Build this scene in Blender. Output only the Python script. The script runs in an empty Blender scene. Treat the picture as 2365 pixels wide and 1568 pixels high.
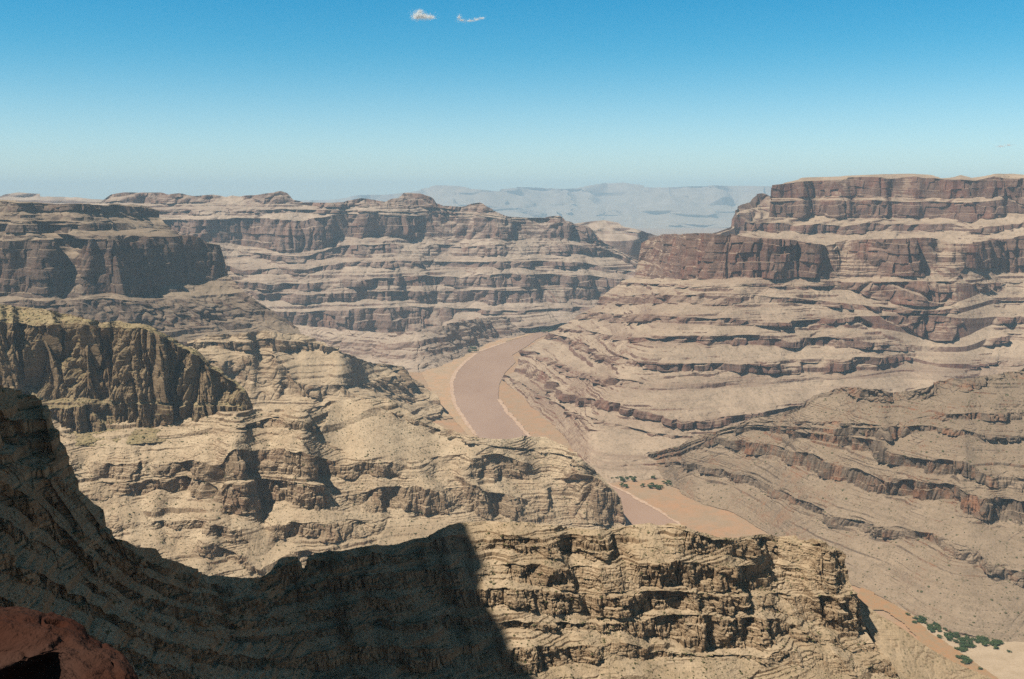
import bpy, math, random
import numpy as np

rng = np.random.RandomState(7)
random.seed(7)
QUAL = 1.0            # mesh resolution factor
scene = bpy.context.scene
COL = scene.collection

# ------------------------------------------------------------------ camera
W0, H0, FPX = 2364.0, 1568.0, 2300.0
HORIZ = 455.0
PITCH = math.atan((H0 / 2 - HORIZ) / FPX)
CP, SP = math.cos(PITCH), math.sin(PITCH)
cam_d = bpy.data.cameras.new("camera")
cam = bpy.data.objects.new("camera", cam_d)
COL.objects.link(cam)
cam_d.sensor_width = 36.0
cam_d.lens = FPX / W0 * 36.0
cam_d.clip_start = 0.1
cam_d.clip_end = 200000.0
cam.location = (0, 0, 0)
cam.rotation_euler = (math.pi / 2 - PITCH, 0, 0)
scene.camera = cam


def ray(X, Y):
    """direction through a photo point, scaled so that world y = 1"""
    X = np.asarray(X, float); Y = np.asarray(Y, float)
    x = (X - W0 / 2) / FPX
    yu = -(Y - H0 / 2) / FPX
    dy = CP + SP * yu
    dz = -SP + CP * yu
    return x / dy, dz / dy


def at_z(X, Y, z):
    a, m = ray(X, Y)
    D = z / m
    return np.stack([a * D, D, np.full_like(D, z)], -1)


# ------------------------------------------------------------------ noise
_perm = rng.permutation(256).astype(np.int32)
_perm = np.concatenate([_perm, _perm, _perm])
_g = rng.normal(size=(256, 3)).astype(np.float32)
_g /= np.linalg.norm(_g, axis=1)[:, None]


def perlin(x, y, z):
    x = np.asarray(x, np.float32); y = np.asarray(y, np.float32); z = np.asarray(z, np.float32)
    x, y, z = np.broadcast_arrays(x, y, z)
    xi = np.floor(x).astype(np.int32); yi = np.floor(y).astype(np.int32); zi = np.floor(z).astype(np.int32)
    xf = x - xi; yf = y - yi; zf = z - zi
    xi &= 255; yi &= 255; zi &= 255
    u = xf * xf * xf * (xf * (xf * 6 - 15) + 10)
    v = yf * yf * yf * (yf * (yf * 6 - 15) + 10)
    w = zf * zf * zf * (zf * (zf * 6 - 15) + 10)
    out = 0
    for dx in (0, 1):
        wx = u if dx else 1 - u
        a = _perm[xi + dx]
        for dy in (0, 1):
            wy = v if dy else 1 - v
            b = _perm[a + yi + dy]
            for dz in (0, 1):
                wz = w if dz else 1 - w
                h = _perm[b + zi + dz] & 255
                gr = _g[h]
                out = out + wx * wy * wz * (gr[..., 0] * (xf - dx) + gr[..., 1] * (yf - dy) + gr[..., 2] * (zf - dz))
    return out * 1.6


def fbm(x, y, z, n=4, lac=2.03, gain=0.5):
    s = 0; a = 1.0; t = 0
    for i in range(n):
        s = s + a * perlin(x + 17.3 * i, y + 5.1 * i, z + 9.7 * i)
        t += a
        x = x * lac; y = y * lac; z = z * lac; a *= gain
    return s / t


def smooth1(a, k):
    if k < 2:
        return a
    k = int(k) | 1
    pad = np.pad(a, [(0, 0)] * (a.ndim - 1) + [(k // 2, k // 2)], mode="edge")
    ker = np.hanning(k + 2)[1:-1]; ker /= ker.sum()
    return np.apply_along_axis(lambda r: np.convolve(r, ker, "valid"), -1, pad)


# ------------------------------------------------------------------ strata table
def make_strata(seed, hmin, hmax, z0=-1500.0, z1=1200.0):
    r = np.random.RandomState(seed)
    z = z0; zi = [z0]; zo = [z0]
    while z < z1:
        h = r.uniform(hmin, hmax) if r.rand() < 0.75 else r.uniform(hmax, hmax * 1.7)
        fr = r.uniform(0.05, 0.14)       # share of the run the riser takes
        ri = r.uniform(0.3, 0.7) if r.rand() < 0.8 else r.uniform(0.7, 0.9)   # share of the rise the riser takes
        zi += [z + h * (1 - fr), z + h]
        zo += [z + h * (1 - ri), z + h]
        z += h
    return np.array(zi), np.array(zo)


STRATA = [make_strata(3, 14, 56), make_strata(5, 6, 20), make_strata(9, 3.0, 7.0), make_strata(12, 1.1, 2.8)]


def terrace(z, w, table):
    zi, zo = STRATA[table]
    return np.interp(z + w, zi, zo) - w


# ------------------------------------------------------------------ mesh helper
def grid_mesh(name, P, mat, attrs=None, wrap_faces=True):
    nv, nu = P.shape[:2]
    idx = np.arange(nv * nu, dtype=np.int32).reshape(nv, nu)
    q = np.stack([idx[:-1, :-1], idx[1:, :-1], idx[1:, 1:], idx[:-1, 1:]], -1).reshape(-1, 4)
    return raw_mesh(name, P.reshape(-1, 3), q, mat, attrs)


def raw_mesh(name, V, Q, mat, attrs=None, smooth=False):
    me = bpy.data.meshes.new(name)
    k = Q.shape[1]
    me.vertices.add(len(V)); me.vertices.foreach_set("co", np.ascontiguousarray(V, np.float32).ravel())
    me.loops.add(Q.size); me.loops.foreach_set("vertex_index", np.ascontiguousarray(Q, np.int32).ravel())
    me.polygons.add(len(Q))
    me.polygons.foreach_set("loop_start", np.arange(0, Q.size, k, dtype=np.int32))
    me.polygons.foreach_set("loop_total", np.full(len(Q), k, np.int32))
    for an, av in (attrs or {}).items():
        a = me.attributes.new(an, "FLOAT", "POINT")
        a.data.foreach_set("value", np.ascontiguousarray(av, np.float32).ravel())
    me.update(calc_edges=True)
    me.polygons.foreach_set("use_smooth", np.full(len(Q), smooth, bool))
    me.materials.append(mat)
    ob = bpy.data.objects.new(name, me)
    COL.objects.link(ob)
    return ob


def tag(o, label=None, cat=None, group=None, kind=None):
    if label: o["label"] = label
    if cat: o["category"] = cat
    if group: o["group"] = group
    if kind: o["kind"] = kind
    return o


# ------------------------------------------------------------------ materials
class NT:
    def __init__(self, tree):
        self.t = tree; self.n = tree.nodes; self.l = tree.links

    def node(self, typ, **kw):
        n = self.n.new(typ)
        for k, v in kw.items():
            setattr(n, k, v)
        return n

    def link(self, a, b):
        self.l.new(a, b)

    def math(self, op, a, b=None, c=None, clamp=False):
        n = self.node("ShaderNodeMath", operation=op); n.use_clamp = clamp
        for i, v in enumerate((a, b, c)):
            if v is None: continue
            if isinstance(v, (int, float)): n.inputs[i].default_value = v
            else: self.link(v, n.inputs[i])
        return n.outputs[0]

    def mix(self, f, a, b, mode="MIX"):
        n = self.node("ShaderNodeMix", data_type="RGBA", blend_type=mode)
        for s, v in ((0, f), (6, a), (7, b)):
            if isinstance(v, (int, float)): n.inputs[s].default_value = v
            elif isinstance(v, (tuple, list)): n.inputs[s].default_value = (*v, 1)
            else: self.link(v, n.inputs[s])
        return n.outputs[2]

    def noise(self, vec, scale, detail=4, rough=0.55, vscale=None, dist=0.0):
        if vscale:
            m = self.node("ShaderNodeMapping"); m.inputs["Scale"].default_value = vscale
            self.link(vec, m.inputs[0]); vec = m.outputs[0]
        n = self.node("ShaderNodeTexNoise"); n.inputs["Scale"].default_value = scale
        n.inputs["Detail"].default_value = detail; n.inputs["Roughness"].default_value = rough
        n.inputs["Distortion"].default_value = dist
        self.link(vec, n.inputs["Vector"])
        return n.outputs["Fac"]

    def ramp(self, f, stops):
        n = self.node("ShaderNodeValToRGB")
        while len(n.color_ramp.elements) < len(stops):
            n.color_ramp.elements.new(0.5)
        for e, (p, c) in zip(n.color_ramp.elements, stops):
            e.position = p
            e.color = (*c, 1) if isinstance(c, (tuple, list)) else (c, c, c, 1)
        self.link(f, n.inputs[0])
        return n.outputs[0]

    def map(self, v, a, b, c=0.0, d=1.0, smooth=False):
        n = self.node("ShaderNodeMapRange"); n.clamp = True
        if smooth: n.interpolation_type = "SMOOTHSTEP"
        self.link(v, n.inputs[0])
        for i, x in enumerate((a, b, c, d)): n.inputs[i + 1].default_value = x
        return n.outputs[0]


def new_mat(name):
    m = bpy.data.materials.new(name); m.use_nodes = True
    t = NT(m.node_tree)
    b = m.node_tree.nodes["Principled BSDF"]
    b.inputs["Roughness"].default_value = 0.95
    b.inputs["Specular IOR Level"].default_value = 0.08
    return m, t, b


def rock_mat(name, cliff, cliff2, talus, talus2, unit, red=(0.24, 0.11, 0.07), redamt=0.3, scrub=0.35, scrubsize=None, bump=0.5):
    """cliff/talus = rock colours, unit = size in metres of the smallest thing the picture shows there"""
    m, t, b = new_mat(name)
    geo = t.node("ShaderNodeNewGeometry")
    pos = geo.outputs["Position"]
    nrm = t.node("ShaderNodeSeparateXYZ"); t.link(geo.outputs["Normal"], nrm.inputs[0])
    att = t.node("ShaderNodeAttribute"); att.attribute_name = "cliff"
    # strata bands: noise that varies quickly with height and slowly across
    strat = t.noise(pos, 1.0, 5, 0.65, (0.12 / unit / 18, 0.12 / unit / 18, 0.9 / unit / 3.0), 0.3)
    strat2 = t.noise(pos, 1.0, 3, 0.6, (0.0006, 0.0006, 0.012), 0.2)
    vert = t.noise(pos, 1.0, 5, 0.6, (1 / unit / 5, 1 / unit / 5, 0.12 / unit / 5), 0.4)
    blot = t.noise(pos, 1 / unit / 28, 5, 0.6)
    fine = t.noise(pos, 1 / unit / 1.6, 4, 0.7)
    mid = t.noise(pos, 1 / unit / 7, 4, 0.65)
    # cliff rock
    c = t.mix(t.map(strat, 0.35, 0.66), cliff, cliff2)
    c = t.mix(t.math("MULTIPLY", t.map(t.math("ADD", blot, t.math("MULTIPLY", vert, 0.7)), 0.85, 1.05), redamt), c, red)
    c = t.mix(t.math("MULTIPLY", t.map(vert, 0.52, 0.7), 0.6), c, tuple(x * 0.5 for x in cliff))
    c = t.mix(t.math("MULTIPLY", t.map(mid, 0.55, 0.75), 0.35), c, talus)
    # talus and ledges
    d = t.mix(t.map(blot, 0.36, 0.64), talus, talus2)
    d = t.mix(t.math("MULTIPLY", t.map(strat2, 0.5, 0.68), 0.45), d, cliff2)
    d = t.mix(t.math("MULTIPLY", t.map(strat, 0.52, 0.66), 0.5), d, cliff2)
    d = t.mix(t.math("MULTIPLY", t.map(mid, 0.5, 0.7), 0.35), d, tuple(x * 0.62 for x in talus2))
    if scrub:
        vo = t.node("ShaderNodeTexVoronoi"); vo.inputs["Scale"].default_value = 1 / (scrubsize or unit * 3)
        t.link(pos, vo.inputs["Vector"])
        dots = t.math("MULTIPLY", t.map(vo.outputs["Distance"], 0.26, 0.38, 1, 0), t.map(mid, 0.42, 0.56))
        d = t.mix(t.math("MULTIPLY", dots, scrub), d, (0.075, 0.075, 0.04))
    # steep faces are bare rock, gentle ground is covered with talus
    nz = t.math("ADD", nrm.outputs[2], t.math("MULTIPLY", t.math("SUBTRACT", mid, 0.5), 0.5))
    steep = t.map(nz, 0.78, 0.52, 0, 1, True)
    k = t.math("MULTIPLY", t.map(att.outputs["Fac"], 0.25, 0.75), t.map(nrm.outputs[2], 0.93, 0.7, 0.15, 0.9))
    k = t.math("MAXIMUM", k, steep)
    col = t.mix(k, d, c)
    var = t.math("ADD", t.math("MULTIPLY", fine, 0.75), 0.62)
    hsv = t.node("ShaderNodeHueSaturation"); t.link(var, hsv.inputs["Value"]); t.link(col, hsv.inputs["Color"])
    t.link(hsv.outputs[0], b.inputs["Base Color"])
    if bump:
        bm = t.node("ShaderNodeBump"); bm.inputs["Strength"].default_value = bump; bm.inputs["Distance"].default_value = unit * 1.2
        h = t.math("ADD", t.math("ADD", fine, t.math("MULTIPLY", strat, 1.0)), t.math("MULTIPLY", mid, 1.0))
        t.link(h, bm.inputs["Height"]); t.link(bm.outputs[0], b.inputs["Normal"])
    return m


# ------------------------------------------------------------------ lofted rock formation
def formation(name, rows, baseD=None, baseZ=None, mat=None, res=1.6, vres=1.5, disp=(), terr=(), back=(150, 500, 1200), backdrop=None,
              top_noise=0.0, wrap=250.0, seed=0.0, talus=(), rowjit=0.3, fade=30.0, sc=1.0, fadex={}, Dsmooth=9, alcove=None, floor=-1006.0, zsm=1, Dclip=None):
    """rows from the skyline down: (list of photo points, slope angle in degrees of the band below, cliff 0/1).
    Every row is set at its own distance by climbing from the foot row with the band's slope."""
    x0 = min(r[0][0][0] for r in rows); x1 = max(r[0][-1][0] for r in rows)
    nu = int((x1 - x0) / res * QUAL)
    u = np.linspace(0, 1, nu)
    XY = []
    for pts, ang, cl in rows:
        p = np.array([q[:2] for q in pts], float)
        X = p[0, 0] + u * (p[-1, 0] - p[0, 0])
        Y = smooth1(np.interp(X, p[:, 0], p[:, 1]), 7 * QUAL / res)
        XY.append((X, Y))
    n = len(rows)
    for i in range(1, n - 1):        # ledges pinch and swell along the wall
        gap = np.minimum(XY[i][1] - XY[i - 1][1], XY[i + 1][1] - XY[i][1]).clip(0.5)
        q = fbm(XY[i][0] / 75 + seed, XY[i][0] * 0 + i * 3.7, XY[i][0] * 0, 3, gain=0.45)
        XY[i] = (XY[i][0], XY[i][1] + rowjit * 1.6 * q * np.minimum(smooth1(gap, 21), 26))
    fades = []
    # distances, from the foot up
    P = [None] * n
    X, Y = XY[-1]
    a, m = ray(X, Y)
    if baseZ is not None:
        D = baseZ / m
        if Dclip: D = np.clip(D, *Dclip)
    else:
        D = np.interp(u, [q[0] for q in baseD], [q[1] for q in baseD])
    D = smooth1(D, Dsmooth)
    P[-1] = np.stack([a * D, D, m * D], -1)
    for i in range(n - 2, -1, -1):
        X, Y = XY[i]
        Y = np.minimum(Y, XY[i + 1][1] - 0.4)
        a, m = ray(X, Y)
        q = fbm(X / 120 + seed * 2, X * 0 + i * 5.3, X * 0 + 1.5, 4)
        if rows[i][2]:
            fd = np.clip(q * 2.8 - 0.1, 0, 1)
            ang = np.maximum(rows[i][1] - fade * fd, 30)
            if i in fadex:
                ex = np.clip(smooth1(np.interp(X, [f[0] for f in fadex[i]], [f[1] for f in fadex[i]]), 15) + 0.25 * q, 0, 1)
                ang = ang * (1 - ex) + np.minimum(ang, 27) * ex; fd = np.maximum(fd, ex)
            T = np.tan(np.radians(ang))
        else:
            fd = np.zeros_like(q); T = np.tan(np.radians(rows[i][1] + 5 * q))
        fades.append(fd)
        D0 = P[i + 1][:, 1]; z0 = P[i + 1][:, 2]
        D = (T * D0 - z0) / (T - m)
        D = smooth1(D, Dsmooth)
        P[i] = np.stack([a * D, D, m * D], -1)
    # fill the bands
    out = []; cl_out = []; xo = []; yo = []
    fades = fades[::-1]
    for i in range(n - 1):
        dY = np.percentile(XY[i + 1][1] - XY[i][1], 85)
        k = max(2, int(round(dY / vres * QUAL)))
        f = np.arange(k) / k
        out.append(P[i][None] * (1 - f)[:, None, None] + P[i + 1][None] * f[:, None, None])
        cl_out.append(np.repeat((rows[i][2] * (1 - 0.9 * fades[i]))[None], k, 0))
        for lst, ax in ((xo, 0), (yo, 1)):
            lst.append(XY[i][ax][None] * (1 - f)[:, None] + XY[i + 1][ax][None] * f[:, None])
    out.append(P[-1][None]); cl_out.append(np.zeros((1, nu))); xo.append(XY[-1][0][None]); yo.append(XY[-1][1][None])
    G = np.concatenate(out, 0); CL = np.concatenate(cl_out)
    GX = np.concatenate(xo); GY = np.concatenate(yo)
    TAL = np.zeros_like(CL)
    for poly, st in talus:
        qx = GX + 10 * fbm(G[..., 0] / 120, G[..., 2] / 60, G[..., 1] / 200, 3); qy = GY + 7 * fbm(G[..., 0] / 90 + 9, G[..., 2] / 60, G[..., 1] / 200, 3)
        ins = np.zeros(GX.shape, bool)
        for (ax_, ay_), (bx_, by_) in zip(poly, poly[1:] + poly[:1]):
            cr = (ay_ > qy) != (by_ > qy)
            ins ^= cr & (qx < (bx_ - ax_) * (qy - ay_) / (by_ - ay_ + 1e-9) + ax_)
        TAL = np.maximum(TAL, ins * st)
    if len(talus):
        TAL = smooth1(TAL, 9); TAL = np.moveaxis(smooth1(np.moveaxis(TAL, 0, -1), 5), -1, 0)
        CL = CL * (1 - TAL)
        Gs = np.moveaxis(smooth1(np.moveaxis(G, 1, -1), int(90 / res)), -1, 1)
        TW = smooth1(TAL, 25)[..., None]
        G = G * (1 - TW) + Gs * TW
    if zsm > 1:   # round the breaks of slope a little
        G = np.moveaxis(smooth1(np.moveaxis(G, 0, -1), zsm), -1, 0)
    # outward horizontal normal
    t = np.gradient(G[:, :, :2], axis=1)
    t = np.moveaxis(smooth1(np.moveaxis(t, 1, -1), max(9, int(60 / res))), -1, 1)
    nrm = np.stack([t[..., 1], -t[..., 0]], -1)
    nrm /= (np.linalg.norm(nrm, axis=-1, keepdims=True) + 1e-9)
    x, y, z = G[..., 0].copy(), G[..., 1].copy(), G[..., 2].copy()
    dsp = np.zeros_like(z)
    mid = G[G.shape[0] // 2]
    SA = np.concatenate([[0], np.cumsum(np.linalg.norm(np.diff(mid[:, :2], axis=0), axis=1))])[None]
    for (L, As, Ac, zf, kind) in disp:
        L, As, Ac = L * sc, As * sc, Ac * sc
        q = perlin(x / L + seed, y / L + seed * 1.7, z * zf / L + seed * 0.3)
        if kind == "r":                       # ridged: sharp gullies between rounded spurs
            q = 0.4 - 1.4 * np.clip(1 - np.abs(q) * 3.2, 0, 1)
        elif kind == "k":                     # jointed blocks
            zk = z / (L * zf) + 0.45 * perlin(x / L / 3 + seed, y / L / 3, z / L / 3); rw = np.floor(zk)
            sk = SA / L + np.modf(np.abs(np.sin(rw * 12.9898 + seed) * 4375.85))[0] + 0.4 * perlin(x / L / 1.5, y / L / 1.5 + seed, z / L / 1.5); cw = np.floor(sk)
            q = np.modf(np.abs(np.sin(rw * 78.233 + cw * 37.719 + seed) * 43758.545))[0] * 2 - 1
        elif kind == "s":                     # rills down the fall line of the talus
            q = perlin((SA - zf * z) / L + seed + 1.2 * perlin(x / L / 5, y / L / 5, z * 0 + 3), z / L * 0.25 + 4, z * 0 + seed); q = (0.3 - np.clip(1 - np.abs(q) * 3.5, 0, 1)) * np.clip(0.3 + 1.8 * perlin(x / L / 4, y / L / 4 + 9, z / L / 4), 0, 1)
        elif kind == "c":                     # narrow cracks
            q = -np.clip(1 - np.abs(q) * 8, 0, 1)
        elif kind == "b":                     # blocky: stepped buttresses with sharp sides
            q = np.tanh(q * 5.0) * 0.8 + 0.3 * q
        dsp += q * (As + (Ac - As) * CL) * (1 - (0.85 if kind not in 'ps' else 0.25 if kind == 'p' else 0.0) * TAL)
    # no displacement at the outer edges
    G[..., 0] += nrm[..., 0] * dsp
    G[..., 1] += nrm[..., 1] * dsp
    # terraces follow the height
    wv = fbm(G[..., 0] / 500 + seed, G[..., 1] / 500, z * 0 + 2.1, 3) * 8
    wf = perlin(G[..., 0] / 90, G[..., 1] / 90, z * 0 + seed) * 1.2
    zz = G[..., 2].copy()
    for (tb, s_s, s_c) in terr:
        Lm = (420, 200, 80, 35)[tb]
        msk = np.clip(0.34 + 2.6 * fbm(G[..., 0] / Lm + seed + tb * 7, G[..., 1] / Lm, zz / Lm * 3, 3), 0.04, 1.0) * (1 - 0.92 * TAL)
        zt = terrace(zz, wv + wf, tb)
        zz = zz + (zt - zz) * (s_s + (s_c - s_s) * CL) * msk
    if top_noise:
        zz = zz + top_noise * fbm(G[..., 0] / 60, G[..., 1] / 60, zz * 0 + seed, 4) * np.linspace(1, 0, zz.shape[0])[:, None] ** 6
    G[..., 2] = zz
    # the land behind the skyline and round the ends, so that it is a solid body
    top = G[0]
    rows_b = []
    for j, d in enumerate(back[::-1]):
        r = top.copy()
        r[:, 1] += d
        r[:, 0] += d * top[:, 0] / top[:, 1]
        r[:, 2] = top[:, 2] + d * (np.minimum(smooth1(top[:, 2] / top[:, 1], 15), 0) - (0.06 if backdrop is None else backdrop))
        r[:, 2] -= 6 * np.abs(fbm(r[:, 0] / 200, r[:, 1] / 200, r[:, 0] * 0, 3))
        rows_b.append(r)
    last = rows_b[0].copy(); last[:, 1] += 400; last[:, 2] = floor
    G = np.concatenate([last[None]] + [r[None] for r in rows_b] + [G], 0)
    CL = np.concatenate([np.zeros((len(rows_b) + 1, nu)), CL], 0)
    if wrap:
        for side in (0, -1):
            e = G[:, side].copy()
            cols = []
            for j in range(1, 7):
                d = wrap * j / 6 * (1.0 + 0.5 * j)
                c = e.copy()
                s = -1 if side == 0 else 1
                c[:, 1] += d
                c[:, 0] += d * e[:, 0] / e[:, 1] * 1.0 - s * d * 0.03
                c[:, 2] += d * (np.minimum(e[:, 2] / e[:, 1], 0) - 0.05)
                cols.append(c)
            cols = np.stack(cols, 1)
            if side == 0:
                G = np.concatenate([cols[:, ::-1], G], 1); CL = np.concatenate([np.ones((len(G), 6)), CL], 1)
            else:
                G = np.concatenate([G, cols], 1); CL = np.concatenate([CL, np.ones((len(G), 6))], 1)
    ob = grid_mesh(name, G, mat, {"cliff": CL})
    return ob, G, CL

# ------------------------------------------------------------------ rock colours
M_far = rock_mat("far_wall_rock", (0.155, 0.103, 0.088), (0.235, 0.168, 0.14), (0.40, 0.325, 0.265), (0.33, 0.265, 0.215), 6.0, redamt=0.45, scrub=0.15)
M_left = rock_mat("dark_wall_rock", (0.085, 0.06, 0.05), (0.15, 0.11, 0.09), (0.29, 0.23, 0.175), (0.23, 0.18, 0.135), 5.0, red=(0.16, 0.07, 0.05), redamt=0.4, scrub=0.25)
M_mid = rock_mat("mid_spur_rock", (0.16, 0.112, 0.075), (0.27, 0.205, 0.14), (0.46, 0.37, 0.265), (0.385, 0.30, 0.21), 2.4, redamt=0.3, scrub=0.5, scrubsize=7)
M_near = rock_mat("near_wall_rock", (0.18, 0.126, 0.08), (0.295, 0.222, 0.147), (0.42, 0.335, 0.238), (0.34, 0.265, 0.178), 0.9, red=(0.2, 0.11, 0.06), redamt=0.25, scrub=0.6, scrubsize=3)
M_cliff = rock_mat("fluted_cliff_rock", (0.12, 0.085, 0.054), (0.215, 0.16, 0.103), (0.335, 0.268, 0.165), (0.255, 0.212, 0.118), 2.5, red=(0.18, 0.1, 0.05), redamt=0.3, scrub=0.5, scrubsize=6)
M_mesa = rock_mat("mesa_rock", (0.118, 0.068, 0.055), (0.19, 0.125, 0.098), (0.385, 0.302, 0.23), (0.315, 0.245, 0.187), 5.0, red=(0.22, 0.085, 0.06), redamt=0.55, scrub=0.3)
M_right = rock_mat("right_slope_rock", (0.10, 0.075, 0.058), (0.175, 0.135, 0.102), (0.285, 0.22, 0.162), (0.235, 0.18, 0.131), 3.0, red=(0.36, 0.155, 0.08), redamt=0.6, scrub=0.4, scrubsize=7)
M_mount = rock_mat("mountain_rock", (0.22, 0.17, 0.14), (0.3, 0.24, 0.2), (0.36, 0.3, 0.25), (0.3, 0.25, 0.2), 30.0, redamt=0.1, scrub=0)

ZR = -1000.0   # river level

# ------------------------------------------------------------------ far mountains
formation("mountains", [
    ([(560, 466), (700, 463), (785, 461), (836, 450), (900, 449), (940, 444), (975, 435), (1021, 428), (1060, 430), (1100, 437), (1143, 442), (1190, 435), (1224, 432), (1270, 435), (1312, 441), (1350, 432), (1389, 422), (1415, 424), (1437, 421), (1460, 431), (1500, 433), (1579, 432), (1660, 428), (1720, 430), (1786, 430), (1850, 440), (1900, 452)], 16, 0),
    ([(560, 472), (900, 470), (1100, 474), (1250, 468), (1400, 470), (1600, 474), (1900, 478)], 7, 0),
    ([(560, 490), (900, 492), (1200, 494), (1500, 492), (1900, 498)], 6, 0),
    ([(560, 545), (1200, 550), (1900, 550)], 3, 0)],
    baseD=[(0, 30000), (1, 30000)], mat=M_mount, res=2.6, vres=1.5, disp=[(4200, 550, 550, 0.1, "r"), (1700, 200, 200, 0.1, "r"), (800, 80, 80, 0.2, "p")],
    back=(2000, 5000), wrap=0, seed=3.1, top_noise=30)
tag(bpy.data.objects["mountains"], "pale blue hazy mountain range on the horizon, farthest of all the land", "mountains", kind="structure")

# far rim on the left horizon
o, _, _ = formation("hill", [
    ([(-90, 450), (0, 451), (44, 443), (88, 448), (97, 453), (169, 454), (216, 460), (300, 464), (420, 468)], 22, 0),
    ([(-90, 462), (60, 462), (170, 464), (300, 470), (420, 474)], 60, 1),
    ([(-90, 468), (60, 468), (170, 469), (300, 474), (420, 478)], 24, 0),
    ([(-90, 490), (170, 490), (420, 495)], 0, 0)],
    baseD=[(0, 11500), (1, 11500)], mat=M_far, res=2.2, vres=1.5, disp=[(500, 60, 60, 0.1, "r"), (120, 20, 25, 0.2, "p")],
    terr=[(0, 0.6, 0.4)], back=(500, 1500), seed=5.2)
tag(o, "low bluish rim hill on the horizon behind the dark cliffs at the left edge", "hill", kind="structure")

# farther blue wall seen through the gap
o, _, _ = formation("canyon_wall", [
    ([(1180, 520), (1300, 520), (1352, 513), (1375, 510), (1393, 508), (1427, 513), (1443, 524), (1487, 532), (1508, 546), (1540, 556), (1640, 562)], 30, 0),
    ([(1180, 533), (1352, 532), (1443, 531), (1500, 545), (1545, 560), (1640, 567)], 66, 1),
    ([(1180, 541), (1352, 540), (1443, 540), (1500, 554), (1548, 566), (1640, 572)], 27, 0),
    ([(1180, 556), (1352, 554), (1440, 556), (1500, 560), (1548, 570), (1640, 580)], 70, 1),
    ([(1180, 590), (1352, 590), (1440, 592), (1500, 592), (1640, 600)], 28, 0),
    ([(1180, 615), (1352, 615), (1500, 615), (1640, 620)], 66, 1),
    ([(1180, 640), (1352, 640), (1500, 640), (1640, 640)], 30, 0),
    ([(1180, 720), (1352, 720), (1640, 720)], 0, 0)],
    baseD=[(0, 8600), (1, 8600)], mat=M_far, res=2.0, vres=1.4, disp=[(520, 90, 60, 0.12, "r"), (220, 30, 45, 0.1, "b"), (70, 14, 16, 0.2, "p")],
    terr=[(0, 0.8, 0.5)], back=(200, 900), seed=8.8)
tag(o, "blue hazy canyon wall in the gap between the far wall and the reddish promontory", "canyon wall", kind="structure")

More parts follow.
